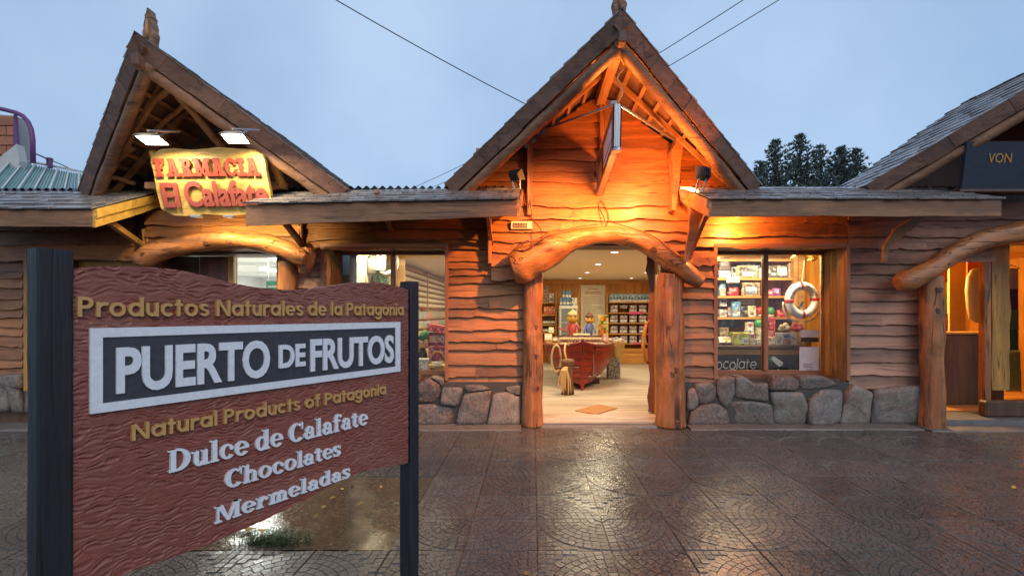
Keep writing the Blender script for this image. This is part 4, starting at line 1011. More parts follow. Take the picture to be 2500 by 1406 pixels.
# interior
MB().box((-9.0, 6.87, 0), (-3.2, 16, .04)).build('floor', M['curb'], ph)
MB().box((-9.0, 6.87, 2.62), (-3.0, 16, 2.67)).build('ceiling', M['white'], ph)
MB().box((-9.0, 16, 0), (-3.0, 16.1, 2.67)).build('back_wall', M['white'], ph); MB().box((-9.1, 6.87, 0), (-9.0, 16, 2.67)).build('side_wall', M['white'], ph); MB().box((-3.1, 6.87, 0), (-3.0, 16, 2.67)).build('side_wall', M['white'], ph)
for k in range(3): MB().bbox((-8.9, 8.4+2.6*k, 2.54), (-3.2, 8.52+2.6*k, 2.62)).build('ceiling_rib', M['white'], ph)
# stones at far left
zstones(ph, [[(0,1000),(88,1005),(96,1240),(0,1250)], [(100,1050),(178,1045),(178,1255),(118,1255)], [(-180,1010),(-10,1005),(-8,1250),(-180,1250)], [(190,1050),(330,1045),(330,1255),(190,1255)], [(340,1050),(480,1045),(480,1255),(345,1255)], [(490,1050),(640,1045),(650,1255),(490,1255)], [(660,1050),(800,1045),(800,1255),(660,1255)]], 0, 560, 2.81, Ys)
zstones(ph, [[(0,915),(70,910),(72,945),(0,950)]], 0, 0, 1.0, Ys)
finial((PXc+.03, PYa+.12, Pza+.0), 'reddish carved wooden finial on the pharmacy gable ridge', .6)

# ================================================================== neighbouring shop at right
rs = thing('neighbouring_shop', 'dim log-built shop at right with curved log over its doorway', 'shop', (5.6, 6.4, 0))
for a in ((4.152, 5.15, 0, 3.0), (5.15, 7.3, 2.42, 3.0), (7.3, 9.2, 0, 3.0)): wallbox(rs, *a)
rC = [579,610,644,671,703,736,764,793,817,849,884,917,948]
rows(rs, 2068, 2256, rC, 6.40, M['dboard'], .012)
rows(rs, 2066, 2640, [500,540,579], 6.40, M['dboard'], .012); rows(rs, 2256, 2420, [579,610,640], 6.40, M['dboard'], .012)
zstones(rs, [[(210,1112),(330,1090),(520,1078),(552,1130),(548,1335),(400,1340),(214,1335)], [(560,1130),(640,1130),(640,1335),(560,1335)]], 2050, 540, 2.704, Ys)
post(rs, 2276, 25, 676, 1046, 6.20, M['log'], 'door_post')
log_between(rs, [(2192,692,18),(2212,686,26),(2262,662,24),(2320,625,24),(2385,592,24),(2450,574,24),(2520,568,28),(2600,580,28),(2700,625,27),(2780,690,24)], M['logx'], 6.08, 16, .10, 'arch_log', 5)
post(rs, 2720, 25, 690, 1046, 6.20, M['log'], 'door_post')
MB().box((5.16, 6.25, .0), (7.35, 6.75, .085)).build('door_step', M['curb'], rs)
# door leaf and slabs
MB().bbox((PX(2396,6.6), 6.55, .09), (PX(2412,6.6), 6.65, 2.4)).build('door_jamb', M['log'], rs)
slab = MB(); vs = []; n = 30
for i in range(n+1):
    z = .42+2.0*i/n; a = PX(2412,6.6)+.02*mnoise.noise(Vector((z*2, 1, 0))); b = PX(2462,6.6)+.03*mnoise.noise(Vector((z*3, 5, 0)))
    vs += [(a, 6.62, z), (a+.02, 6.56, z), (b-.02, 6.56, z), (b, 6.62, z)]
slab.add(vs, [(i*4+k, i*4+k+1, i*4+k+5, i*4+k+4) for i in range(n) for k in range(3)]).build('door', M['slab'], rs)
MB().bbox((PX(2400,6.45), 6.40, .086), (PX(2640,6.45), 6.53, .30), .02).build('threshold_board', M['darkwood'], rs)
# room
MB().box((4.42, 6.87, .02), (9.2, 11.5, .08)).build('floor', M['shelfwood'], rs); MB().box((4.42, 6.87, 2.5), (9.2, 11.5, 2.55)).build('ceiling', M['shelfwood'], rs)
MB().box((4.42, 11.5, 0), (9.2, 11.6, 2.55)).build('back_wall', M['wallwood'], rs); MB().box((4.405, 6.88, 0), (4.418, 11.5, 2.55)).build('side_wall', M['wallwood'], rs); MB().box((9.2, 6.87, 0), (9.3, 11.5, 2.55)).build('side_wall', M['wallwood'], rs)
canopy_r = None
RXc, Rh, RYe, RYa, Rze, Rza = 6.157, 1.97, 6.1, 4.85, 3.06, 4.43
corrugated('corrugated_roof', rs, 5.62, 9.2, 6.34, 8.4, 3.10, 3.15, M['tin'])
gable(rs, RXc, Rh, RYe, RYa, Rze, Rza, 7.05, M['rafter'], 9, detail_left=True, label='wet shingled gable of the neighbouring shop')
MB().prism([(RXc-Rh+.25, 6.50, 2.98), (RXc+Rh-.25, 6.50, 2.98), (RXc+Rh-.25, 6.50, Rze+.06), (RXc, 6.50, Rza-.1), (RXc-Rh+.25, 6.50, Rze+.06)], (0, .2, 0)).build('gable_wall', M['doorwood'], rs)
wav([(2172,600),(2228,560),(2262,532),(2232,530),(2185,560),(2160,600),(2158,640),(2166,640)], 6.05, .05, 'rafter', rs, 'canopy_bracket')
# ================================================================== lamps outside
def lamp(kind, name, loc, energy, color, radius=.05, target=None, spot=None, blend=.4, size=None, parent=None):
    l = bpy.data.lights.new(name, kind); l.energy = energy; l.color = color
    if kind == 'AREA': l.shape = 'DISK'; l.size = size or .1
    else: l.shadow_soft_size = radius
    if kind == 'SPOT': l.spot_size = R(spot or 120); l.spot_blend = blend
    o = bpy.data.objects.new(name, l); COL.objects.link(o); o.location = loc
    if target is not None: o.rotation_euler = (Vector(target)-Vector(loc)).to_track_quat('-Z', 'Y').to_euler()
    return o
def floodlight(loc, aim, label, glow, size=.2, foot=None, group=None, deep=.38, body='black'):
    """box floodlight: finned housing, glass face, yoke"""
    t = thing('floodlight', label, 'floodlight', loc, group)
    q = (Vector(aim)-Vector(loc)).to_track_quat('-Z', 'Y').to_matrix(); o = Vector(loc)
    def T(x, y, z): return o+q @ Vector((x, y, z))
    s = size; h = MB()
    a = [T(-s*.5,-s*.36,0), T(s*.5,-s*.36,0), T(s*.5,s*.36,0), T(-s*.5,s*.36,0)]; b = [T(-s*.32,-s*.2,s*deep), T(s*.32,-s*.2,s*deep), T(s*.32,s*.2,s*deep), T(-s*.32,s*.2,s*deep)]
    h.add(a+b, [(4,5,6,7), (0,1,5,4), (1,2,6,5), (2,3,7,6), (3,0,4,7)])  # sloping hood
    for k in range(4): h.obox(T(-s*.3+k*s*.18, -s*.26, s*deep*.5), q @ Vector((s*.03,0,0)), q @ Vector((0,s*.52,0)), q @ Vector((0,0,s*deep*.6)))
    hs = h.build('housing', M[body], t)
    r = MB()
    for (x0, y0, x1, y1) in ((-.5,-.36,.5,-.31), (-.5,.31,.5,.36), (-.5,-.31,-.45,.31), (.45,-.31,.5,.31)): r.obox(T(x0*s, y0*s, -s*.03), q @ Vector(((x1-x0)*s,0,0)), q @ Vector((0,(y1-y0)*s,0)), q @ Vector((0,0,s*.03)))
    r.build('bezel', M['black'], t)
    g = MB(); g.add([T(-s*.45,-s*.31,-s*.006), T(s*.45,-s*.31,-s*.006), T(s*.45,s*.31,-s*.006), T(-s*.45,s*.31,-s*.006)], [(0,3,2,1)]); g.build('lens', glow, t)
    if foot is not None:
        f = Vector(foot)
        for dx in (-s*.3, s*.3): MB().tube([T(dx, 0, s*.2), f+Vector((dx*.6, 0, 0))], .012, 6).build('yoke', M['steel'], t)
    return t
# main gable: orange floods standing on the inner canopy ends
floodlight(P(1712,424,5.5), P(1560,470,6.2), 'black floodlight on the right canopy end beside the orange gable', M['black'], .21, P(1705,470,5.5), 'floodlights by the main gable')
floodlight(P(1262,428,5.75), P(1330,380,6.3), 'black floodlight on the left canopy end beside the orange gable', M['black'], .19, P(1262,462,5.75), 'floodlights by the main gable')
ol = (1.0, .29, .04)
t = thing('bulb_lamp', 'glowing orange bulb lamp lying on the right canopy corner', 'lamp', P(1690,463,5.72))
MB().tube([P(1662,459,5.75), P(1674,460,5.74), P(1684,462,5.72), P(1700,466,5.70), P(1706,468,5.70)], [.010,.012,.022,.022,.008], 10).build('bulb', M['orangeglow'], t, smooth=True)
MB().tube([P(1650,440,5.9), P(1655,452,5.8), P(1662,459,5.75)], .006, 6).build('lead', M['cable'], t, smooth=True)
lamp('SPOT', 'gable_flood_light', P(1672,450,5.35), 125, (1.0,.26,.03), .05, (.75, 6.36, 3.9), 168, .3)
lamp('POINT', 'gable_glow_light', P(1568,455,5.93), 34, (1.0,.46,.17), .05)  # added point light without a fixture, makes the hot patch on the boards
lamp('POINT', 'canopy_bulb_light', P(1800,542,6.12), 64, (1.0,.36,.08), .03)
t = thing('under_canopy_lamp', 'small lamp tucked under the right canopy above the display window', 'lamp', P(1800,530,6.12))
MB().lathe([(.03,0),(.045,.03),(.03,.07),(.012,.09)], tuple(P(1800,530,6.12)), 12).build('shade', M['black'], t)
# pharmacy floods
for (x, y, lb) in ((372,342,'bright white floodlight at left above the pharmacy board'), (575,338,'bright white floodlight at right above the pharmacy board')):
    p = P(x, y, 5.12); floodlight(p, p+Vector((0.06,.02,-.62)), lb, M['lampglow'], .32, p+Vector((.05,.25,.18)), 'floodlights above the pharmacy board', .12, 'steel')
    lamp('SPOT', 'pharmacy_flood_light', p+Vector((0,.10,-.03)), 62, (1.0,.80,.44), .06, p+Vector((0.02,.25,-.62)), 168, .4)
    lamp('POINT', 'pharmacy_spill_light', p+Vector((.05,-.22,.02)), 3, (1.0,.82,.50), .05)  # added point light standing in for lamp spill onto the rafters
# shop downlights
DL = []
for X in (-1.45, -.1, 1.28, 2.68):
    for Y in (7.55, 9.44, 11.33, 13.1): DL.append((X, Y))
k = 0
for X, Y in DL:
    row = {-1.45: 'outer left', -.1: 'inner left', 1.28: 'middle', 2.68: 'right'}[X]; dp = {7.55: 'first', 9.44: 'second', 11.33: 'third', 13.1: 'fourth'}[Y]
    t = thing('downlight', f'{dp} recessed ceiling downlight from the door in the {row} row', 'downlight', (X, Y, CZ), 'recessed downlights in the shop ceiling')
    m = MB(); n = 16; vs = []
    for r, z in ((.085, 0), (.085, -.006), (.065, -.010), (.06, -.002)):
        vs += [(r*math.cos(2*math.pi*i/n), r*math.sin(2*math.pi*i/n), z) for i in range(n)]
    m.add(vs, [(l*n+i, l*n+(i+1) % n, l*n+n+(i+1) % n, l*n+n+i) for l in range(3) for i in range(n)]); local_child('trim_ring', m.mesh('trim_ring', M['white']), t)
    m = MB(); m.add([(.06*math.cos(2*math.pi*i/n), .06*math.sin(2*math.pi*i/n), -.004) for i in range(n)], [tuple(range(n-1, -1, -1))]); local_child('diffuser', m.mesh('diffuser', M['downglow']), t)
for X, Y in ((-1.0, 8.2), (.9, 8.6), (2.9, 8.0), (-.6, 11.4), (1.6, 11.4), (3.2, 11.0)):
    lamp('AREA', 'shop_ceiling_light', (X, Y, CZ-.03), 42, (1.0,.84,.53), size=.5, target=(X, Y, 0))
for X, Y in ((2.85, 7.18), (3.80, 6.99)): lamp('AREA', 'display_fill_light', (X, Y, 2.395), 36, (1.0,.82,.50), size=.16, target=(X, Y+.22, .6))  # area lights added out of sight to brighten the right window goods
for X in (-2.3, -1.5): lamp('AREA', 'display_fill_light', (X, 7.12, 2.40), 13, (1.0,.82,.50), size=.2, target=(X, 7.4, .8))  # likewise added and unseen, for the left window goods
# pharmacy tubes
tb = [(-6.5,9.6),(-6.5,12.2),(-5.0,9.2),(-5.0,12.0),(-7.8,11.0),(-4.0,13.5),(-4.0,10.5)]
for i, (X, Y) in enumerate(tb):
    t = thing('fluorescent_fixture', f'{ORD[i]} white fluorescent tube fixture under the pharmacy ceiling', 'light fixture', (X, Y, 2.5), 'fluorescent fixtures in the pharmacy')
    MB().bbox((X-.06, Y-.7, 2.55), (X+.06, Y+.7, 2.60)).build('housing', M['white'], t); MB().tube([(X, Y-.68, 2.53), (X, Y+.68, 2.53)], .02, 8).build('tube', M['tubeglow'], t)
for X, Y in ((-6.4, 10.5), (-4.6, 9.4), (-5.4, 13.5)): lamp('AREA', 'pharmacy_ceiling_light', (X, Y, 2.5), 420, (.93,1.0,.90), size=.8, target=(X, Y, 0))
# neighbouring shop: one dim warm bulb
t = thing('ceiling_bulb', 'dim warm ceiling bulb inside the neighbouring shop', 'lamp', (6.2, 8.8, 2.4)); MB().lathe([(.02,-.12),(.05,-.08),(.05,-.04),(.02,0),(.015,.1)], (6.2, 8.8, 2.4), 12).build('bulb', M['downglow'], t, smooth=True)
lamp('POINT', 'neighbour_light', (6.2, 8.6, 2.2), 300, (1.0,.66,.22), .08)

# ================================================================== signs on the buildings
def board_sign_ph():
    t = thing('pharmacy_board', 'floodlit yellow wooden board with red letters FARMACIA El Calafate', 'sign', P(520,500,5.75))
    TL, TR, BL, BR = P(362,364,5.50), P(641,362,5.50), P(396,527,5.74), P(668,523,5.74)
    def at(u, v):   # u 0..1 right, v 0..1 up
        return (BL*(1-u)+BR*u)*(1-v)+(TL*(1-u)+TR*u)*v
    nrm = (TR-TL).cross(BL-TL).normalized(); nrm = nrm if nrm.y < 0 else -nrm
    nu, nv = 48, 30; vs = []; fs = []
    for j in range(nv+1):
        for i in range(nu+1):
            u, v = i/nu, j/nv; e = 0
            uu = u+(.014*mnoise.noise(Vector((v*4, 3, 1)))*(1-2*u)); vv = v+(.026*mnoise.noise(Vector((u*4, 7, 2)))+.012*mnoise.noise(Vector((u*11, 7, 5))))*(1 if v > .5 else -1)*abs(2*v-1)
            cr = (abs(2*u-1)**8)*(abs(2*v-1)**8)*.05; uu += -cr*(1 if u > .5 else -1); vv += -cr*1.5*(1 if v > .5 else -1)
            vs.append(at(uu, vv)+nrm*(.004*mnoise.noise(Vector((u*6, v*14, 0)))))
    W = nu+1
    for j in range(nv):
        for i in range(nu): fs.append((j*W+i, j*W+i+1, j*W+W+i+1, j*W+W+i))
    loop = [i for i in range(W)]+[j*W+nu for j in range(1, nv+1)]+[nv*W+i for i in range(nu-1, -1, -1)]+[j*W for j in range(nv-1, 0, -1)]
    off = len(vs); vs += [Vector(vs[k])-nrm*.05 for k in loop]; n = len(loop)
    fs += [(loop[k], off+k, off+(k+1) % n, loop[(k+1) % n]) for k in range(n)]+[tuple(range(off, off+n))]
    MB().add(vs, fs).build('board', M['creamboard'], t)
    pl_ = lambda u, v, d: at(u, v)+nrm*(d+.02)
    letters('FARMACIA', 'west', .035, .955, .595, .265, pl_, .012, M['lredp'], t)
    fletters('El', .05, .20, .145, .36, pl_, .012, M['lpink'], t, .03)
    fletters('Calafate', .25, .985, .155, .375, pl_, .012, M['lpink'], t, .03)
    for u in (.12, .88): MB().tube([at(u, .85)-nrm*.05, at(u, .9)-nrm*.05+Vector((0, .45, -.12))], .02, 8).build('bracket', M['steel'], t)
    for x in (480, 560, 640):   # added lamp bars under the board, put in to brighten the log arch
        q = P(x, 532, 5.66); MB().bbox((q.x-.06, 5.63, q.z), (q.x+.06, 5.69, q.z+.03), .004).build('added_arch_lamp', M['steel'], t)
        lamp('SPOT', 'added_arch_wash', q-Vector((0, 0, .012)), 38, (1.0,.74,.28), .04, (q.x, 6.02, 2.34), 130, .6)
board_sign_ph()
def hanging_sign():
    t = thing('hanging_box_sign', 'grey framed box sign hanging edge-on from the orange gable', 'sign', P(1500,300,5.5))
    nb, ntp = P(1506,358,4.9), P(1508,254,4.9); fb, ft = P(1464,476,6.24), P(1464,393,6.24); w_ = Vector((.042, 0, 0))
    MB().add([nb-w_, nb+w_, ntp+w_, ntp-w_, fb-w_, fb+w_, ft+w_, ft-w_], [(0,1,2,3),(5,4,7,6),(3,2,6,7),(1,0,4,5)]).build('edge_frame', M['steel'], t)
    d = (fb-nb); up = (ntp-nb)
    for s in (-1, 1):
        f = MB()
        def q(a, b, e): return nb+d*a+up*b*(1-a)+(ft-fb)*b*a+Vector((s*(.042+e), 0, 0))
        f.add([q(.02,.03,-.008), q(.98,.03,-.008), q(.98,.97,-.008), q(.02,.97,-.008)], [(0,1,2,3) if s > 0 else (3,2,1,0)]); f.build('face_panel', M['signgrey'], t)
        for a0, a1, b0, b1 in ((0,1,0,.05), (0,1,.95,1), (0,.03,.05,.95), (.97,1,.05,.95)):
            MB().add([q(a0,b0,.0), q(a1,b0,.0), q(a1,b1,.0), q(a0,b1,.0), q(a0,b0,-.012), q(a1,b0,-.012), q(a1,b1,-.012), q(a0,b1,-.012)], [(0,1,2,3),(4,7,6,5),(0,4,5,1),(1,5,6,2),(2,6,7,3),(3,7,4,0)]).build('rim', M['steel'], t)
        # printed panels, too foreshortened to read
        for a0, a1, b0, b1, mt in ((.10,.55,.35,.80,'signwhite'), (.10,.55,.18,.30,'signwhite'), (.66,.9,.15,.62,'paleboard')):
            MB().add([q(a0,b0,-.006), q(a1,b0,-.006), q(a1,b1,-.006), q(a0,b1,-.006)], [(0,1,2,3)]).build('print', M[mt], t)
    for x in (-.012, .012): MB().obox(nb+Vector((x-.004, -.006, 0)), (.008, 0, 0), (0, .006, 0), up).build('edge_rib', M['steel'], t)
    for a, b in ((P(1500,256,4.95), P(1302,326,6.25)), (P(1514,258,4.95), P(1662,352,6.25))): MB().tube([a, b], .016, 8).build('stay_rod', M['steel'], t)
    for y in (400, 466): MB().tube([P(1464,y,6.22), P(1464,y,6.36)], .012, 6).build('wall_hook', M['steel'], t)
    MB().lathe([(.02,0),(.045,.02),(.05,.05)], tuple(P(1497,262,5.15)), 12).build('uplight_cup', M['steel'], t)
    MB().lathe([(.05,-.05),(.045,-.02),(.02,0)], tuple(P(1506,358,4.93)), 12).build('downlight_cup', M['steel'], t)
    lamp('SPOT', 'sign_downlight', P(1506,372,4.93), 800, (1.0,.36,.06), .04, (.3, 6.4, 1.85), 112, .85)
    lamp('SPOT', 'ridge_uplight', P(1497,246,5.15), 24, (1.0,.36,.07), .03, P(1490,150,5.35), 150, .5)
    c = [P(1507,252,4.92), P(1520,225,4.95), P(1508,190,5.0), P(1524,165,5.05), P(1516,145,5.0), P(1508,150,4.98)]
    path = []
    for i in range(len(c)-1):
        p0, p1, p2, p3 = c[max(0, i-1)], c[i], c[i+1], c[min(len(c)-1, i+2)]
        for k in range(6):
            u = k/6; path.append(.5*((2*p1)+(p2-p0)*u+(2*p0-5*p1+4*p2-p3)*u*u+(3*p1-p0-3*p2+p3)*u**3))
    MB().tube(path, .006, 6).build('supply_cord', M['rope'], t, smooth=True)
M['signgrey'] = plain('sign_face_brown', (.10,.065,.055), .4, var=.3, nscale=8)
hanging_sign()
def blue_sign():
    t = thing('blue_shop_board', 'dark blue board lettered VON in gold under the neighbouring gable', 'sign', P(2420,460,5.9))
    TL, BL = P(2362,345,5.55), P(2348,462,5.72); dx = Vector((1.9, 0, 0))
    MB().prism([BL, BL+dx, TL+dx, TL], (0, .05, .01)).build('board', M['bluepaint'], t)
    up = (TL-BL); nrm = up.cross(dx).normalized(); nrm = nrm if nrm.y < 0 else -nrm
    at = lambda u, v, d: BL+Vector((u, 0, 0))+up*(v/up.length)+nrm*d
    h = .105
    fletters('VON', .26, .26+.27, up.length*.56, h, at, .008, M['signgold'], t); fletters('M', .72, .80, up.length*.26, .07, at, .008, M['signgold'], t)
    MB().prism([BL-Vector((.03, .01, .03)), BL+dx+Vector((0, -.01, -.03)), BL+dx+Vector((0, -.01, .0)), BL-Vector((.03, .01, 0))], (0, .07, 0)).build('ledge', M['darkwood'], t)
M['bluepaint'] = plain('dark_blue_paint', (.022,.032,.058), .5, var=.2)
blue_sign()
# vent grille and cables on the orange wall
t = thing('vent_grille', 'small cream louvred vent box on the orange wall above the arch', 'vent', P(1272,550,6.27))
a, b = P(1247,560,6.26), P(1299,541,6.26)
MB().bbox((a.x, 6.235, a.z), (b.x, 6.30, b.z), .006).build('box', M['ceiling'], t)
for zz in (.28, .62):
    for k in range(9):
        x = a.x+.03+k*.021; z = a.z+(b.z-a.z)*zz
        MB().box((x, 6.228, z-.014), (x+.014, 6.236, z+.014)).build('louvre', M['darkwood'], t)
def cable(pts, label, r=.007, mat='cable', name='cable', Yd=None):
    c = [P(*p) for p in pts]; path = []
    for i in range(len(c)-1):
        p0, p1, p2, p3 = c[max(0, i-1)], c[i], c[i+1], c[min(len(c)-1, i+2)]
        for k in range(6):
            u = k/6; path.append(.5*((2*p1)+(p2-p0)*u+(2*p0-5*p1+4*p2-p3)*u*u+(3*p1-p0-3*p2+p3)*u**3))
    path.append(c[-1]); return MB().tube(path, r, 6).build(name, M[mat], smooth=True, label=label, category='cable')
cable([(1278,470,6.2),(1283,500,6.25),(1300,535,6.24),(1320,560,6.1),(1322,580,5.98)], 'thin cable dropping past the vent box to the arch log')
cable([(1352,580,5.95),(1320,588,5.95),(1285,592,5.96),(1262,600,5.98),(1268,612,5.95),(1300,604,5.9),(1290,588,5.92),(1275,598,5.93),(1282,612,5.92),(1330,580,5.93),(1400,556,5.97),(1460,548,6.0)], 'loose loops of cable lying on the left shoulder of the arch log')
cable([(1480,552,6.02),(1474,530,6.1),(1462,505,6.25),(1466,490,6.27),(1474,498,6.26),(1484,520,6.2),(1490,540,6.1),(1540,556,6.0),(1600,580,5.98),(1650,622,5.97),(1690,628,6.2)], 'brown cable looping up the boards above the arch centre')

# ================================================================== overhead wires
def wire(a, b, sag, label, r=.012):
    a, b = Vector(a), Vector(b); pts = [a+(b-a)*(k/24)-Vector((0, 0, sag*4*(k/24)*(1-k/24))) for k in range(25)]
    MB().tube(pts, r, 5, False).build('overhead_wire', M['wirem'], smooth=True, label=label, category='wire', group='overhead wires behind the roofs')
wire(P(700,-70,11), P(1480,350,16), .15, 'black wire running down from the top edge to the middle gable', .014)
wire(P(940,486,26), P(1960,-94,12), .5, 'upper thin wire passing behind the middle gable to the top right', .012)
wire(P(1000,478,26), P(2060,-98,12), .5, 'lower thin wire passing behind the middle gable to the top right', .012)

# ================================================================== trees behind
def conifer(X, Y, top, base_w, seed, label, dens=1.0):
    rr = random.Random(seed); t = thing('pine_tree', label, 'tree', (X, Y, 0), 'pines behind the roofs')
    tr = MB().tube([(X, Y, 0), (X+.1, Y, top*.5), (X, Y, top*.98)], [.26, .16, .03], 8); tr.build('trunk', M['bark'], t, smooth=True)
    m = MB(); lo = top*.45; nb = int(215*dens); base_w *= 1.6
    for i in range(nb):
        f = (i+rr.random())/nb; z = lo+(top-lo)*f; ln = base_w*(1-f)**.75*rr.uniform(.55, 1.08)+.10; a = i*2.39996+rr.uniform(-.4, .4)
        d = Vector((math.cos(a), math.sin(a), 0)); nn = max(3, int(ln/.16))
        if rr.random() < .08: continue
        for k in range(nn):
            s = (k+.6)/nn; c = Vector((X, Y, z))+d*ln*s+Vector((0, 0, -.10*ln*s+.42*ln*s*s))+Vector((rr.uniform(-.10,.10), rr.uniform(-.10,.10), rr.uniform(-.06,.06)))
            sz = .15*rr.uniform(.6, 1.25)
            for q in range(9):   # needle tuft: narrow blades pointing up and out
                b = rr.uniform(0, 6.28); v = (Vector((math.cos(b), math.sin(b), rr.uniform(.2, 1.5)))+d*.5).normalized()*sz*rr.uniform(.8, 1.5); sd = v.cross(Vector((rr.uniform(-1,1), rr.uniform(-1,1), rr.uniform(-1,1)))).normalized()*sz*.22
                m.add([c-v*.25-sd*.3, c+v*.45-sd, c+v*1.05, c+v*.45+sd], [(0,1,2,3)])
    m.build('crown', M['needles'], t)
M['bark'] = plain('bark', (.06,.045,.035), .9, var=.3, nscale=20, bmp=.5)
M['needles'] = plain('pine_needles', (.095,.130,.115), .7, var=.5, nscale=2.5, bmp=0)
for i, (x, y, Y, bw, lb, dn) in enumerate(((1858,398,27,1.2,'short pine close to the right end of the middle gable',.8), (1892,347,28,1.7,'broad pine second from the middle gable',1.1), (1953,332,29,1.9,'tallest slender pine in the middle of the row',1.1), (2002,357,30,1.8,'loose pine right of the tallest one',.9), (2054,363,26,1.7,'dark dense pine left of the neighbouring roof',1.2), (2090,368,27,1.3,'slim pine half hidden by the neighbouring roof',.9))):
    conifer(PX(x, Y), Y, PZ(y, Y), bw, i+5, lb, dn)

# ================================================================== brick house and sheds at far left
bh = thing('brick_house', 'orange brick house gable with pale verge at far left', 'house', (-17, 13.5, 0))
Yb = 13.0
MB().prism([P(-260,262,Yb+.12), P(36,283,Yb+.12), P(40,395,Yb+.12), P(40,760,Yb+.12), P(-260,760,Yb+.12)], (0, .4, 0)).build('wall', M['mortar'], bh)
for r_ in range(7):
    z1 = PZ(284+r_*24, Yb); x = PX(-190+(r_ % 2)*24, Yb)
    while x < PX(30, Yb):
        ww = .50; x1 = min(x+ww, PX(37+r_*.6, Yb))
        if x1-x > .08: MB().bbox((x, Yb, z1-.245), (x1-.02, Yb+.119, z1), .01).build('brick', M['brick'], bh)
        x += ww
MB().prism([P(0,470,Yb-.4), P(-20,405,Yb-.4), P(10,375,Yb-.4), P(40,352,Yb-.4), P(48,392,Yb-.4), P(30,470,Yb-.4)], (0, .2, 0)).build('verge', M['plaster'], bh)
sh = thing('metal_roofed_shed', 'pale teal corrugated metal roof behind the left canopy', 'shed', (-13, 11, 0))
n = 60; vs = []
A0, A1, B0, B1 = P(22,392,13.0), P(260,437,14.8), P(-80,500,9.6), P(300,500,10.6)
for i in range(n*4+1):
    s_ = i/(n*4); h = .03*math.sin(2*math.pi*i/6.0)
    a = A0*(1-s_)+A1*s_; b = B0*(1-s_)+B1*s_; vs += [a+Vector((0, 0, h)), b+Vector((0, 0, h))]
MB().add(vs, [(2*i, 2*i+1, 2*i+3, 2*i+2) for i in range(n*4)]).build('roof', M['tealroof'], sh)
for i in range(9):
    s_ = .04+.11*i; a = A0*(1-s_)+A1*s_; b = B0*(1-s_)+B1*s_; MB().obox(a+Vector((0, -.05, .045)), (.05, 0, 0), b-a, (0, 0, .02)).build('batten', M['plaster'], sh)
MB().obox(A0+Vector((0, -.06, .05)), A1-A0, (0, .12, 0), (0, 0, .05)).build('ridge_cap', M['plaster'], sh)
MB().prism([A0+Vector((0, .3, -.1)), A1+Vector((0, .3, -.1)), Vector((A1.x, A1.y+.3, 0)), Vector((A0.x, A0.y+.3, 0))], (0, .2, 0)).build('wall', M['plaster'], sh)
def railpipe(pts, r, label):
    c = [P(*p) for p in pts]; MB().tube(c, r, 10).build('pipe_rail', M['purple'], smooth=True, label=label, category='pipe')
railpipe([(-120,250,12.6),(-20,262,12.6),(10,268,12.6),(38,275,12.6),(55,283,12.6),(68,297,12.6),(76,315,12.6),(80,340,12.6),(81,398,12.6)], .055, 'curved purple pipe rail above the pale metal roof')
MB().prism([P(33,280,12.7), P(37,280,12.7), P(46,392,12.7), P(41,392,12.7), P(31,345,12.7)], (0, .06, 0)).build('purple_flashing', M['purple'], label='purple edge strip on the corner of the brick house', category='flashing')
t = thing('pipe_stub', 'short purple post with wires on the metal roof ridge', 'post', P(121,410,13.6)); MB().lathe([(.07,0),(.07,.2),(.08,.22),(.08,.27),(.02,.29)], tuple(P(121,410,13.6)), 10).build('post_body', M['purple'], t)
MB().tube([P(82,374,12.7), P(100,381,13.2), P(119,390,13.6)], .022, 6).build('strut', M['purple'], t)
cable([(124,392,13.6),(150,402,13.9),(175,414,14.2),(210,424,14.6)], 'thin wires sagging along the pale metal roof ridge', .014, 'wirem')
def nth(n): return f"{n}{'th' if 10 < n % 100 < 14 else {1:'st',2:'nd',3:'rd'}.get(n % 10, 'th')}"
# ================================================================== goods in the shop
CM = {}
def cm(c, rough=.45):
    k = tuple(round(q, 3) for q in c)
    if k not in CM: CM[k] = plain('goods_colour_%d' % len(CM), c, rough, var=.08, nscale=14, bmp=.03)
    return CM[k]
BLUE, RED, GREEN, CREAM, BROWN, PINK, PURP, LIME, ORNG, WHITE, DARK, TAN = (.10,.26,.48), (.48,.02,.02), (.03,.20,.07), (.72,.64,.44), (.14,.055,.025), (.62,.05,.22), (.30,.08,.36), (.42,.56,.05), (.62,.13,.02), (.78,.78,.74), (.02,.017,.016), (.46,.28,.11)
def cpm(c):
    k = ('p',)+tuple(round(q, 3) for q in c)
    if k not in CM: CM[k] = printed('printed_pack_%d' % len(CM), c)
    return CM[k]
def carton(x0, x1, y0, y1, Y, dep, col, label, print_=None, tilt=0, name='carton', cat='box', group=None, rz=0):
    """box sized from its place on a shelf at depth Y, with a printed front panel as its part"""
    a, b = P(x0, y1, Y), P(x1, y0, Y); w_, h = b.x-a.x, b.z-a.z
    t = thing(name, label, cat, ((a.x+b.x)/2, Y+dep/2, a.z+.001), group, rz); t.rotation_euler.x = -tilt
    local_child('body', MB().bbox((-w_/2, -dep/2, 0), (w_/2, dep/2, h), .004).mesh('body', (cpm if dep > .035 and cat == 'box' else cm)(col)), t)
    if print_:
        for k, (u0, u1, v0, v1, c) in enumerate(print_):
            local_child('front_print', MB().box((-w_/2+u0*w_, -dep/2-.0015-.0008*k, v0*h), (-w_/2+u1*w_, -dep/2+.001, v1*h)).mesh('front_print', cpm(c)), t)
    return t
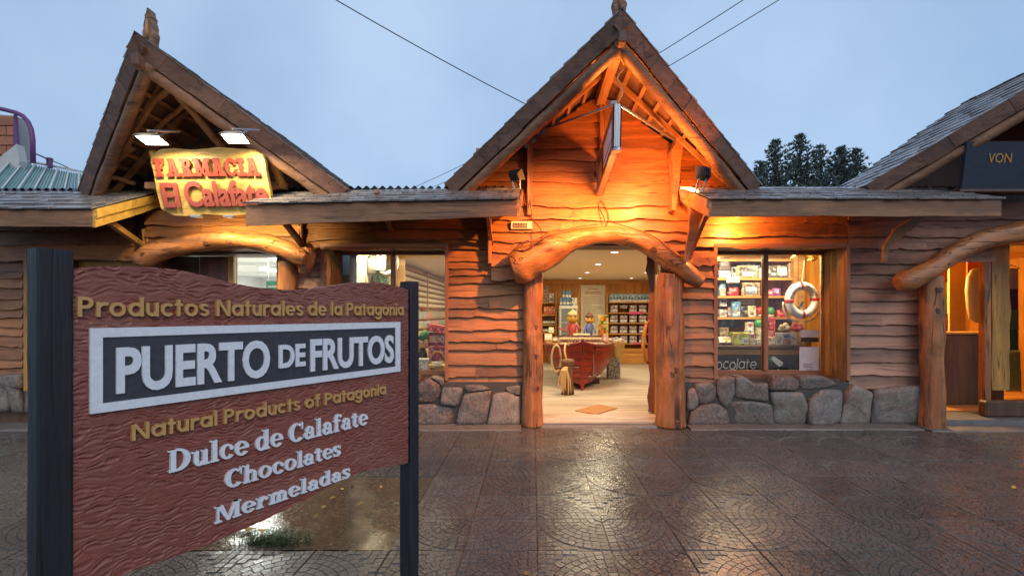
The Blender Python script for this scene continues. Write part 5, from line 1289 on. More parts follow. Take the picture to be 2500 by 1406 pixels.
# ---- right-hand shelf unit on the back wall
YS = 13.5
def shelfboards(root, X0, X1, Y0, Y1, zs, th=.03, mat='shelfwood'):
    for z in zs: MB().bbox((X0, Y0, z-th), (X1, Y1, z), .004).build('shelf', M[mat], root)
su = thing('wall_shelf_unit', 'honey wood shelf unit on the back wall filled with tins', 'shelf', (2.85, 13.7, .05))
zsh = [PZ(y, YS) for y in (737, 763, 788, 814, 838)]
shelfboards(su, PX(1486,YS), 4.2, YS-.02, 13.88, zsh)
for x in (PX(1484,YS), 3.55): MB().bbox((x-.03, YS-.01, .06), (x, 13.88, zsh[0]+.25)).build('upright', M['shelfwood'], su)
MB().bbox((PX(1486,YS), YS-.01, .06), (4.2, 13.88, zsh[4]-.15), .01).build('base_cabinet', M['shelfwood'], su)
MB().bbox((PX(1486,YS), YS-.03, zsh[4]-.26), (4.2, YS-.011, zsh[4]-.23), .004).build('ledge', M['shelfwood'], su)
for i in range(16):
    x = 1488+i*7.6; carton(x, x+7.0, 718, 736.8, YS+.02, .12, (.16,.36,.55), f'blue and white carton, {ORD[i]} from the left on the top back shelf', [(0,1,0,.22,WHITE), (.25,.75,.35,.62,DARK)], group='blue cartons on the top back shelf')
for r_, (yb, n0) in enumerate(((762.6, 0), (787.6, 0), (813.6, 0), (837.6, 1))):
    for c in range(n0, 7):
        x = 1489+c*23.4
        for lv in range(2):
            yb2 = yb-lv*9.2
            if (r_, c, lv) in ((0,1,0),): continue
            carton(x+lv*.6, x+19.5, yb2-9, yb2, YS+.03, .18, (.10,.06,.05), f'{("upper", "lower")[1-lv]} dark tin with white label, {ORD[c-n0]} pair from the left, {ORD[r_+1]} back shelf', [(.08,.94,.12,.88,(.52,.52,.54) if lv == 0 else (.30,.24,.26))], name='tin', cat='tin', group='dark tins on the back shelves')
for (x0, x1, y0, y1, lb) in ((1536,1570,760.5,767,'wide pink price strip on the second back shelf'), (1547,1560,835.5,840.5,'small pink price tag on the lowest back shelf')):
    carton(x0, x1, y0, y1, YS-.035, .006, PINK, lb, name='price_tag', cat='price tag')
# ---- poster
t = thing('wall_poster', 'tall cream poster with printed lines on the back wall', 'poster', P(1448, 860, 13.8))
a, b = P(1418,858,13.86), P(1478,696,13.86)
MB().box((a.x, 13.85, a.z), (b.x, 13.87, b.z)).build('sheet', cm((.66,.63,.50)), t)
mb = MB(); cxp = (a.x+b.x)/2
rr = random.Random(5)
for k in range(16):
    z = b.z-.36-k*.055; wl = rr.uniform(.2, .29) if k % 5 != 4 else .12
    mb.box((cxp-.29, 13.847, z), (cxp-.29+wl*2, 13.85, z+.014))
mb.build('small_print', cm((.36,.34,.27)), t)
mb = MB()
for k, (z, wl) in enumerate(((.13,.16), (.21,.22), (.255,.24))):
    q = -wl
    while q < wl: mb.box((cxp+q, 13.847, b.z-z), (cxp+q+.022, 13.85, b.z-z+.028)); q += .036
mb.lathe([(.03,0),(.03,.001)], (cxp, 13.846, b.z-.07), 8); mb.build('heading', cm((.30,.12,.10)), t, kind='stuff')
# ---- refrigerator with cans
t = thing('glass_refrigerator', 'pale upright glass-door refrigerator against the back wall', 'refrigerator', P(1388, 860, 12.9))
a, b = P(1366,880,12.9), P(1410,746,12.9); MB().bbox((a.x, 12.92, .06), (b.x, 13.5, b.z), .02).build('cabinet', cm((.55,.60,.54)), t)
d = MB().box((a.x+.05, 12.905, .2), (b.x-.05, 12.915, b.z-.08)).build('glass_door', cm((.16,.19,.19), .15), t)
for z in (.55, .9, 1.2): MB().box((a.x+.06, 12.895, z), (b.x-.06, 12.904, z+.03)).build('shelf_rail', M['steel'], d)
MB().bbox((a.x, 12.89, b.z-.08), (b.x, 12.919, b.z), .006).build('header', cm((.60,.64,.56)), t)
carton(1396,1409,727,745.8,12.95,.3,(.58,.60,.50),'pale box standing on the refrigerator beside the cans')
canm = MB().lathe([(.028,0),(.034,.008),(.034,.20),(.028,.21)], (0,0,0), 10).mesh('body', cm((.10,.30,.55))); canl = MB().lathe([(.0345,.03),(.0345,.09)], (0,0,0), 10).mesh('white_band', cm(WHITE))
for i, (x, y) in enumerate(((1370,745.6),(1378,745.6),(1386,745.6),(1393,745.6),(1376,728),(1384,728),(1391,728))):
    t = thing('can', f'{("lower", "upper")[i > 3]} blue drink can, {ORD[i if i < 4 else i-4]} from the left on the refrigerator', 'can', P(x, y, 13.05+.02*(i % 2)), 'cans on the refrigerator'); local_child('body', canm, t); local_child('white_band', canl, t)
# ---- left shelf on the back wall
t = thing('side_shelf', 'wooden shelf at the left of the back wall with bottles', 'shelf', (.4, 13.5, .05)); YL = 13.3
zl = [PZ(y, YL) for y in (738, 768, 792, 812, 838)]; shelfboards(t, PX(1300,YL), PX(1356,YL), YL, 13.8, zl)
for x in (PX(1300,YL), PX(1356,YL)): MB().bbox((x, YL-.01, .06), (x+.035, 13.8, 2.05)).build('upright', M['shelfwood'], t)
carton(1327,1338,698,737.5,YL+.05,.05,(.20,.12,.08),'narrow dark framed picture on the left back shelf'); carton(1340,1353,716,737.5,YL+.05,.05,(.45,.42,.34),'leaning photo print of a tower on the left back shelf',[(.2,.8,.1,.5,(.12,.11,.10))])
for i in range(5): carton(1328+i*5.4,1333+i*5.4,748,767.6,YL+.06,.15,ORNG,f'orange box, {ORD[i]} from the left on the back side shelf',[(.2,.8,.55,.8,(.75,.3,.1))],group='orange boxes on the side shelf')
botm = MB().lathe([(.03,0),(.032,.01),(.032,.12),(.012,.16),(.012,.20)], (0,0,0), 8).mesh('glass', cm((.06,.045,.04), .2)); botl = MB().lathe([(.0325,.03),(.0325,.09)], (0,0,0), 8).mesh('label_band', cm((.62,.60,.52)))
for rw, (yy, nm) in enumerate(((791.6,'upper'), (811.6,'lower'))):
    for i in range(6):
        t = thing('bottle', f'dark bottle with pale label, {ORD[i]} from the left on the {nm} side shelf', 'bottle', P(1328+i*4.8, yy, YL+.1), 'bottles on the side shelf'); local_child('glass', botm, t); local_child('label_band', botl, t)
# ---- boat counter
bt = thing('rowing_boat', 'red clinker rowing boat used as a counter, bow towards the door', 'boat', (.906, 8.8, .05))
ax = Vector((.04, 1.0, 0)).normalized(); bx_ = Vector((ax.y, -ax.x, 0)); B0 = Vector((.906, 8.78, 0))
def hull(s, q, side, off=0):
    """s metres aft of the stem, q 0 keel .. 1 sheer"""
    w_ = .69*(1-(1-min(1, s/1.3))**2.5); zs = .865-.035*min(1, s/1.5)+.075*max(0, 1-s/.35)**2; zk = .10+.10*max(0, 1-s/.5)**2*0
    y = w_*(math.sin(q*math.pi/2)**.58); z = zk+(zs-zk)*(q**1.25)
    rake = .05*q-.0
    return B0+ax*(s-rake*(1-min(1, s)))+bx_*side*(y+off)+Vector((0, 0, z))
for side in (-1, 1):
    for k in range(7):
        q0, q1 = k/7, (k+1)/7+.025; q1 = min(q1, 1); m = MB(); ns = 22; vs = []
        for i in range(ns+1):
            s = 3.0*(i/ns)**1.4; o = .004+.020*min(1, s*4)
            vs += [hull(s, q0, side, o), hull(s, q1, side, .002), hull(s, q0, side, 0)]
        fs = []
        for i in range(ns):
            f = [(i*3, i*3+3, i*3+4, i*3+1), (i*3+2, i*3+5, i*3+3, i*3)]; fs += f if side > 0 else [g[::-1] for g in f]
        m.add(vs, fs).build('plank', M['boat'], bt)
    for k in range(1, 7): MB().tube([hull(.02+2.9*(i/16)**1.4, k/7, side, .012) for i in range(17)], .0065, 5, False).build('plank_seam', M['boatdark'], bt, smooth=True)
    MB().tube([hull(3.0*(i/16)**1.3, 1, side, .012) for i in range(17)], .026, 8).build('gunwale', M['boat'], bt, smooth=True)
MB().tube([B0+ax*-.06+Vector((0,0,1.0)), B0+ax*-.045+Vector((0,0,.8)), B0+ax*-.03+Vector((0,0,.6)), B0+ax*-.005+Vector((0,0,.3)), B0+ax*.02+Vector((0,0,.07))], [.024,.028,.028,.028,.032], 6).build('stem_post', M['boat'], bt)
MB().tube([B0+ax*-.062+Vector((0,0,.88)), B0+ax*-.058+Vector((0,0,.70))], .016, 6).build('stem_fitting', M['boatdark'], bt)
MB().tube([hull(.18,.93,1,.03), hull(.95,.93,1,.03)], .026, 8).build('rubbing_strake', M['boat'], bt)
dk = [hull(3.0*(i/16)**1.3, 1, 1, -.01) for i in range(17)]; dl = [hull(3.0*(i/16)**1.3, 1, -1, -.01) for i in range(16, -1, -1)]
MB().prism([p+Vector((0,0,-.012)) for p in dk+dl[:-1]], (0,0,.018)).build('deck', M['shelfwood'], bt)
for s in (.9, 2.2): MB().obox(B0+ax*s-bx_*.4+Vector((0,0,.055)), bx_*.8, ax*.1, (0,0,.10)).build('cradle', M['darkwood'], bt)
# jars on the counter
jg = MB().lathe([(.030,0),(.034,.006),(.034,.055),(.028,.066)], (0,0,0), 10).mesh('glass', cm((.22,.07,.04), .15), True); jl = MB().lathe([(.031,.066),(.031,.082),(.028,.084)], (0,0,0), 10).mesh('lid', cm((.10,.06,.05), .3)); jb = MB().lathe([(.0346,.012),(.0346,.046)], (0,0,0), 10).mesh('paper_label', cm((.66,.60,.46)))
def jar(loc, label, group, s=1.0, parts=True):
    t = thing('jam_jar', label, 'jar', loc, group, rnd.uniform(0, 6)); t.scale = (s, s, s)
    local_child('glass', jg, t); local_child('lid', jl, t); local_child('paper_label', jb, t); return t
tier = thing('jar_riser', 'low wooden step carrying the back row of jars on the boat', 'stand', (.85, 9.25, .86)); MB().bbox((PX(1364,9.2), 9.20, .868), (PX(1470,9.2), 9.42, .952), .006).build('step', M['shelfwood'], tier)
for r_, (Y, z, x0, x1, n, nm) in enumerate(((9.10, .868, 1372, 1472, 14, 'front'), (9.30, .953, 1368, 1466, 14, 'back'))):
    for i in range(n): jar((PX(x0+(x1-x0)*i/(n-1), Y)+rnd.uniform(-.006,.006), Y+rnd.uniform(-.012,.012), z), f'jam jar, {ORD[i]} from the left in the {nm} row on the boat', 'jam jars on the boat counter', 1.06)
carton(1400,1441,814,829,9.42,.012,(.74,.70,.42),'yellow handwritten price card behind the jars on the boat',[(.08,.9,.62,.70,(.45,.42,.25)),(.2,.85,.40,.48,(.45,.42,.25)),(.08,.4,.0,.12,(.7,.2,.12))],name='price_card',cat='card')
for i, (x0, x1, y0, y1, c, lb) in enumerate(((1330,1348,822,838,CREAM,'cream packet at the left end of the boat counter'), (1349,1362,830,841,TAN,'small tan packet beside the jars on the boat'), (1473,1486,826,842,(.66,.30,.28),'pink packet at the right end of the boat counter'), (1340,1352,806,820,(.70,.60,.30),'yellow packet stacked behind the boat counter left'))):
    carton(x0, x1, y0-6, y1-6, 9.75, .14, c, lb, [(.15,.85,.3,.7,WHITE)], tilt=.2, name='packet', cat='packet')
# plain jointed wooden dolls on the counter
def doll(x, y0, y1, Y, jacket, legs, hat, label, arm):
    b = P(x, y1, Y); h = P(x, y0, Y).z-b.z; t = thing('wooden_doll', label, 'doll', tuple(b)); o = b
    def V(u, v, w_=0): return o+Vector((u*h, w_*h, v*h))
    MB().tube([V(0,.0), V(0,.06), V(0,.28), V(0,.50), V(0,.56)], [.12*h,.15*h,.16*h,.13*h,.06*h], 10).build('torso', cm(jacket), t, smooth=True)
    hd = MB().lathe([(.02,0),(.15,.03),(.22,.12),(.235,.2),(.19,.33),(.07,.41),(.01,.415)], (0,0,0), 14); hd.v = [(o.x+p[0]*h, o.y+p[1]*h*.9, o.z+(.52+p[2])*h) for p in hd.v]
    hb = hd.build('head', M['paleboard'], t, smooth=True)
    for s in (-1, 1):
        MB().tube([V(s*.08,.76,-.19), V(s*.08,.76,-.225)], [.03*h,.02*h], 8).build('eye', cm(DARK), hb)
        MB().tube([V(s*.13,.48), V(s*(.30 if arm else .22),.22,-.05), V(s*(.55 if arm and s < 0 else .26),.36 if arm else .10,-.14)], [.045*h,.04*h,.035*h], 8).build('arm', cm(jacket), t, smooth=True)
        MB().tube([V(s*.07,.06), V(s*.09,-.08,-.10), V(s*.10,-.10,-.18)], [.07*h,.06*h,.05*h], 8).build('leg', cm(legs), t, smooth=True)
    MB().tube([V(0,.69,-.2), V(0,.685,-.33)], [.035*h,.025*h], 8).build('nose', cm((.66,.42,.22)), hb, smooth=True)
    if hat: MB().tube([V(0,.82), V(0,.92), V(.01,1.06)], [.235*h,.16*h,.01*h], 12).build('hat', cm(hat), t, smooth=True)
doll(1398, 758, 822, 9.75, (.40,.05,.05), (.36,.05,.06), (.62,.50,.26), 'larger wooden doll in a red jacket with one arm stretched out', True)
doll(1439, 764, 818, 9.65, (.10,.13,.34), (.08,.10,.28), (.16,.06,.03), 'smaller wooden doll in blue with a pointed brown hat', False)
t = thing('sweets_rack', 'red and yellow rack of sweet packets beside the dolls', 'rack', P(1472, 816, 9.95)); a, b = P(1461,820,9.95), P(1486,769,9.95)
MB().box((a.x, 9.98, a.z), (b.x, 10.0, b.z)).build('panel', cm((.66,.52,.20)), t)
for i in range(4):
    for j in range(7):
        if rnd.random() < .12: continue
        w_ = (b.x-a.x)/4; h = (b.z-a.z)/7; MB().box((a.x+i*w_+.006, 9.955, a.z+j*h+.006), (a.x+(i+1)*w_-.006, 9.979, a.z+(j+1)*h-.01)).build('packet', cm(rnd.choice([RED,(.62,.42,.04),ORNG,(.7,.66,.4),(.66,.55,.08),GREEN])), t)
# basket on pebble column
t = thing('pebble_pedestal', 'square pedestal faced with grey and white pebbles', 'pedestal', P(1500, 925, 10.4)); a, b = P(1484,925,10.4), P(1516,872,10.4)
MB().box((a.x+.012, 10.41, .055), (b.x-.012, 10.66, b.z)).build('core', M['mortar'], t)
pb = [cm(c) for c in ((.50,.52,.47), (.30,.33,.30), (.12,.12,.11), (.62,.62,.56))]
for mt_i in range(4):
    m = MB()
    for i in range(9):
        for j in range(16):
            if (i*5+j*3+(i*j) % 3) % 4 != mt_i: continue
            x = a.x+.016+(b.x-a.x-.032)*(i+.5)/9+rnd.uniform(-.004,.004); z = .07+(b.z-.08)*(j+.5)/16*1.0
            m.tube([(x, 10.412, z), (x, 10.400, z)], [.015, .010], 6)
    m.build('pebbles', pb[mt_i], t, kind='stuff')
t = thing('tall_basket', 'flared wicker basket of packets standing on the pebble pedestal', 'basket', tuple(P(1502, 871, 10.5))); c = P(1503, 872, 10.52)
prof = [(.125,0),(.135,.02),(.165,.16),(.20,.30),(.215,.335),(.20,.34),(.185,.30)]; MB().lathe([(r, z) for r, z in prof], tuple(c), 22).build('body', M['wicker'], t, smooth=True)
for k in range(14):
    z = .01+k*.024; r = np.interp(z, [p[1] for p in prof[:5]], [p[0] for p in prof[:5]]); MB().tube([c+Vector((math.cos(q*math.pi/9)*r, math.sin(q*math.pi/9)*r, z)) for q in range(19)], .0085, 5, False).build('weave_ring', M['wicker'], t, smooth=True)
for i in range(16):
    a_ = i*2.4; r = .165*math.sqrt((i+.5)/16); q = c+Vector((r*math.cos(a_), r*math.sin(a_), .33+.04*(1-r/.17)+rnd.uniform(0,.04)))
    t = thing('wrapped_sweet', f'{ORD[i]} twist-wrapped packet heaped in the tall basket', 'packet', tuple(q), 'packets heaped in the tall basket', rnd.uniform(0, 3))
    local_child('wrapper', MB().lathe([(.004,-.05),(.035,-.03),(.045,0),(.035,.03),(.004,.05)], (0,0,0), 7).mesh('wrapper', cm(rnd.choice([(.66,.60,.46),(.60,.52,.40),(.40,.36,.42),(.66,.44,.36)]), .25), True), t); t.rotation_euler = (rnd.uniform(0,3), rnd.uniform(0,3), 0)
# bollard and ropes
c = P(1386, 962, 8.42); t = thing('mooring_bollard', 'dark wooden mooring bollard hung with rope beside the boat', 'bollard', tuple(c))
MB().lathe([(.115,0),(.105,.12),(.09,.30),(.092,.44),(.085,.50),(.118,.52),(.122,.57),(.10,.61),(.03,.62)], tuple(c), 18).build('post', M['darkwood'], t, smooth=True)
MB().tube([c+Vector((-.2,-.02,.46)), c+Vector((.2,-.02,.46))], .022, 10).build('cross_bar', M['darkwood'], t, smooth=True)
def coil(label, ctr, rx, rz_, n, th, off, tilt=.0):
    path = []
    for k in range(n*20+1):
        a_ = k*2*math.pi/20; s = 1+.05*math.sin(k*.37); path.append(Vector(ctr)+Vector((rx*s*math.cos(a_), off*math.sin(a_*.5)+k*.0012, rz_*s*math.sin(a_))))
    return MB().tube(path, th, 6).build('rope_coil', M['rope'], smooth=True, label=label, category='rope')
coil('coiled hemp rope hanging over the boat gunwale', P(1358, 876, 8.75), .085, .24, 4, .016, .02)
m = MB()
for k in range(16):
    x = c.x-.155+k*.011; zt = c.z+.47; j = rnd.uniform(-.02, .02); m.tube([(c.x-.06+k*.003, c.y-.11, zt+.02), (x*.6+(c.x-.07)*.4, c.y-.135-(k % 3)*.012, zt-.04), (x+j, c.y-.13-(k % 3)*.014, zt-.2), (x+j*2, c.y-.125-(k % 3)*.014, zt-.34-.12*rnd.random())], [.011,.012,.011,.007], 6)
m.build('rope_bundle', M['rope'], label='hank of pale rope hanging down the bollard', category='rope')
MB().tube([P(1383,880,8.35), P(1378,855,8.45), P(1381,838,8.6), P(1388,843,8.75)], .018, 8).build('mooring_rope', M['rope'], smooth=True, label='single rope rising from the bollard to the boat', category='rope')
# anchor
c = P(1449, 918, 8.95); t = thing('small_anchor', 'small grey folding anchor leaning on the boat bow', 'anchor', tuple(c))
MB().tube([c, P(1449,868,8.92)], .012, 8).build('shank', M['steel'], t)
for dx in (-1, 1):
    MB().tube([c, c+Vector((dx*.09,-.03,.0)), c+Vector((dx*.17,-.05,.035))], [.014,.014,.004], 8).build('fluke', M['steel'], t, smooth=True)
    MB().tube([c, c+Vector((dx*.03,.05,.01)), c+Vector((dx*.08,.11,.05))], [.014,.012,.004], 8).build('fluke', M['steel'], t, smooth=True)
MB().tube([P(1449,868,8.92), P(1450,850,8.95), P(1449,845,8.98)], .008, 6).build('chain', M['steel'], t)
# door mat
def fl(x, y): Y = (EYE-.057)*FPX/(y-CY); return Vector((PX(x, Y), Y, .056))
MB().prism([fl(1404,1003), fl(1455,1012), fl(1506,997), fl(1460,988)], (0,0,.012)).build('door_mat', M['mat'], label='tan coir door mat lying askew inside the doorway', category='mat')
# ---- jars on the left wall of the shop
jw = thing('jar_shelving', 'long shelving of jam jars along the left shop wall', 'shelf', (-2.4, 10.5, .05))
for k in range(7): MB().box((-2.49, 8.0, 1.60+k*.118-.012), (-2.34, 13.6, 1.60+k*.118)).build('shelf', M['shelfwood'], jw)
for k in range(5): MB().box((-2.49, 7.2, .55+k*.20-.015), (-2.30, 13.6, .55+k*.20)).build('shelf', M['shelfwood'], jw)
for y in (8.0, 10.8, 13.6): MB().box((-2.495, y-.02, .06), (-2.33, y+.02, 2.36)).build('upright', M['shelfwood'], jw)
wj = MB().lathe([(.040,0),(.044,.006),(.044,.066),(.034,.078),(.038,.080),(.038,.098)], (0,0,0), 8).mesh('wall_jar', None, True); wj.materials.append(cm((.42,.30,.20), .2)); wj.materials.append(cm((.66,.62,.50))); wj.materials.append(cm((.12,.09,.08), .3))
for p in wj.polygons: p.material_index = 1 if .005 < p.center.z < .05 else (2 if p.center.z > .079 else 0)
for r_ in range(6):
    for i in range(46):
        o = obj('jam_jar', wj, label=f'{nth(i+1)} jam jar from the window in the {ORD[5-r_]} row from the top, left shop wall', category='jar', group='jam jars along the left shop wall'); o.location = (-2.385, 8.1+i*.12, 1.602+r_*.118)
wc = MB().bbox((-.05,-.06,0), (.05,.06,.15), .006).mesh('gift_tin', None); CC = [cm(c) for c in ((.30,.42,.34), (.60,.44,.26), (.62,.58,.44), (.40,.50,.56), (.58,.34,.30))]
wcs = []
for c in CC: q = wc.copy(); q.materials.clear(); q.materials.append(c); wcs.append(q)
for r_ in range(5):
    for i in range(26):
        o = obj('gift_tin', wcs[min(4, int(i/26*5+r_*.6) % 5)], label=f'{nth(i+1)} small tin from the window on the {ORD[4-r_]} lower shelf, left shop wall', category='tin', group='tins on the lower left wall shelves'); o.location = (-2.37, 9.2+i*.165, .551+r_*.20)
# ================================================================== left window display
ld = thing('display_counter', 'wooden display ledge inside the left shop window', 'shelf', (-1.95, 7.3, .05)); MB().bbox((-2.7, 6.92, .57), (-1.1, 7.75, .615), .006).build('top', M['shelfwood'], ld); MB().box((-2.68, 7.70, .06), (-1.12, 7.74, .569)).build('back_panel', M['shelfwood'], ld)
MB().box((-2.72, 7.76, .06), (-2.05, 7.80, 2.38)).build('side_panel', M['paleboard'], ld)
t = thing('fishing_net', 'green fishing net hanging in the left shop window', 'net', (-2.15, 7.4, 1.3)); m = MB(); nx, nz = 26, 26
def npt(u, v): return Vector((PX(855+90*u, 7.5)+.03*math.sin(v*9+u*3), 7.5+.09*math.sin(u*19+v*2)+.03*math.sin(u*41), PZ(612, 7.5)-1.0*v+.05*math.sin(u*7)))
for i in range(nx+1): m.tube([npt(i/nx+.02*math.sin(k*2.2), k/nz) for k in range(nz+1)], .0055, 4, False)
for k in range(nz+1): m.tube([npt(i/nx, k/nz+.012*((i+k) % 2)) for i in range(nx+1)], .0055, 4, False)
m.build('mesh', cm((.03,.26,.15)), t)
MB().tube([P(878,612,7.3), P(902,720,7.2)], .014, 8).build('wooden_pole', M['paleboard'], label='pale wooden pole leaning across the green net', category='pole')
c = P(905, 668, 7.35); t = thing('glass_lantern', 'tilted glass jar lantern hanging before the net', 'lantern', tuple(c)); m = MB().lathe([(.05,0),(.075,.02),(.08,.20),(.07,.23)], (0,0,0), 14); m2 = MB().lathe([(.072,.23),(.072,.27),(.03,.28)], (0,0,0), 14)
local_child('glass', m.mesh('glass', cm((.55,.55,.50), .12), True), t); local_child('lid', m2.mesh('lid', M['steel']), t); t.rotation_euler = (.1, .22, 0)
carton(917,940,622,660,7.3,.05,(.50,.54,.52),'pale framed print tilted in the left shop window',[(.15,.85,.25,.8,(.20,.24,.28))],tilt=.2,name='framed_print',cat='picture')
c = P(945, 640, 7.35); t = thing('small_lifebuoy', 'small red and white lifebuoy partly hidden in the left shop window', 'lifebuoy', tuple(c)); tor = lambda a0, a1, r, n: [c+Vector((.15*math.cos(q), 0, .17*math.sin(q))) for q in np.linspace(a0, a1, n)]
MB().tube(tor(0, 6.283, .03, 33), .035, 8, False).build('ring', cm(WHITE), t, smooth=True)
for a_ in (.6, 2.2, 3.7, 5.3): MB().tube(tor(a_, a_+.35, .03, 5), .037, 8).build('red_band', cm(RED), t, smooth=True)
c = P(845, 690, 7.15); t = thing('straw_hat', 'cream straw hat beside the net in the left shop window', 'hat', tuple(c)); MB().lathe([(.13,-.02),(.125,0),(.075,.01),(.07,.08),(.04,.11),(.005,.115)], tuple(c), 16).build('crown_and_brim', cm((.72,.60,.34)), t, smooth=True)
carton(905,952,675,735,7.55,.04,(.60,.50,.26),'plain tan board behind the lantern in the left window',name='display_board',cat='board')
carton(1046,1086,846,882,7.25,.22,(.26,.025,.04),'dark red gift box on the left window ledge',[(.0,1,.9,1,(.5,.05,.06)),(.08,.5,.1,.8,(.30,.03,.06))])
b1 = carton(1040,1092,794,812,7.45,.25,RED,'bright red tilted box above the dark red gift box',[(0,1,.75,1,(.6,.08,.06))]); b1.rotation_euler.y = .18
carton(1044,1090,812,846,7.55,.22,(.30,.04,.03),'stack of small red packets under the tilted red box',[(.1,.9,.3,.8,(.55,.50,.36))])
carton(1014,1048,876,906,7.1,.16,(.70,.68,.54),'cream paper box at the left window ledge',[(.1,.5,.05,.3,(.40,.55,.62)),(0,1,.78,.84,(.5,.4,.2))])
def small_doll():
    c = P(1032, 872, 7.35); t = thing('gnome_doll', 'small doll with a round face and green hat on the window ledge', 'doll', tuple(c))
    MB().tube([c+Vector((0,0,-.1)), c+Vector((0,0,.05)), c+Vector((0,0,.14))], [.06,.065,.035], 10).build('torso', cm(DARK), t, smooth=True)
    hd = MB().lathe([(.01,0),(.06,.02),(.085,.08),(.08,.14),(.04,.18),(.005,.185)], (c.x, c.y, c.z+.13), 14).build('head', cm((.68,.45,.24)), t, smooth=True)
    for s in (-1, 1): MB().tube([(c.x+s*.03, c.y-.078, c.z+.23), (c.x+s*.03, c.y-.09, c.z+.23)], .009, 8).build('eye', cm(DARK), hd)
    MB().tube([c+Vector((0,0,.26)), c+Vector((.02,0,.34)), c+Vector((.06,0,.40))], [.085,.06,.05], 12).build('hat', cm(GREEN), t, smooth=True)
small_doll()
c = P(1068, 905, 7.05); t = thing('handled_basket', 'round wicker basket with a tall handle on the left window ledge', 'basket', tuple(c))
MB().lathe([(.09,0),(.115,.03),(.13,.09),(.12,.095),(.10,.04)], tuple(c), 18).build('bowl', M['wicker'], t, smooth=True)
MB().tube([c+Vector((.125*math.cos(q), 0, .08+.20*math.sin(q))) for q in np.linspace(0, math.pi, 13)], .010, 6).build('handle', M['wicker'], t, smooth=True)
carton(1058,1078,884,903,7.0,.03,WHITE,'white card leaning in the handled basket',[(.2,.8,.3,.7,(.45,.58,.62))],tilt=.2,name='card',cat='card')
# ================================================================== right window display
YD = 7.55
ds = thing('display_shelves', 'honey wood gift shelves behind the right shop window', 'shelf', (3.3, 7.7, .05))
for y in (633, 679, 723, 775): MB().bbox((2.35, YD, PZ(y+5, YD)), (PX(1935,YD), 7.90, PZ(y-.5, YD)), .004).build('shelf', M['shelfwood'], ds)
MB().box((2.35, 7.905, .06), (PX(1945,YD), 7.93, 2.38)).build('back_panel', M['wallwood'], ds)
MB().bbox((PX(1936,YD), 7.50, .06), (PX(1944,YD), 7.93, 2.38), .004).build('upright', M['shelfwood'], ds)
MB().box((PX(1946,YD), 7.6, .06), (4.29, 7.63, 2.38)).build('plain_panel', M['paleboard'], ds)
YC = 7.22; zc = PZ(843, YC)
MB().bbox((2.35, YC-.02, zc-.05), (PX(1952,YC), YD+.3, zc), .006).build('counter_top', M['darkwood'], ds)
MB().bbox((2.35, YC-.005, PZ(866,YC)), (PX(1952,YC), YC+.05, PZ(853,YC)), .006).build('rail', M['shelfwood'], ds)
MB().box((2.35, YC+.02, .06), (PX(1952,YC), YC+.04, zc-.05)).build('front_panel', M['darkwood'], ds)
t = thing('chalkboard', 'black chalkboard lettered chocolate below the gift shelves', 'chalkboard', P(1800,908,7.12)); zb0, zb1 = PZ(909,7.12), PZ(868,7.12)
MB().box((2.40, 7.125, zb0), (PX(1950,7.12), 7.145, zb1)).build('slate', cm((.022,.017,.015), .6), t)
letters('chocolate', 'thin', PX(1716,7.12), PX(1846,7.12), PZ(901,7.12), .155, lambda u, v, d: Vector((u+.12*(v-PZ(901,7.12)), 7.124-d, v)), .002, cm((.74,.70,.62)), t, wob=.006)
MB().prism([P(1882,873,7.12), P(1890,870,7.12), P(1912,884,7.12), P(1910,892,7.12), P(1902,895,7.12), P(1886,880,7.12)], (0,.004,0)).build('chalk_drawing', cm((.62,.60,.54)), t)
MB().prism([P(1877,876,7.119), P(1883,872,7.119), P(1888,882,7.119), P(1880,884,7.119)], (0,.004,0)).build('chalk_drawing', cm((.05,.20,.13)), t)
for i, x in enumerate((1794, 1826, 1900)): MB().lathe([(.016,0),(.018,.04),(.008,.06)], tuple(P(x, 912, 6.98)), 8).build('small_figurine', cm((.70,.62,.48)), label=('pale figurine on the window sill under the letter l', 'pale figurine on the window sill under the letter e', 'pale figurine on the window sill in the right pane')[i], category='figurine')
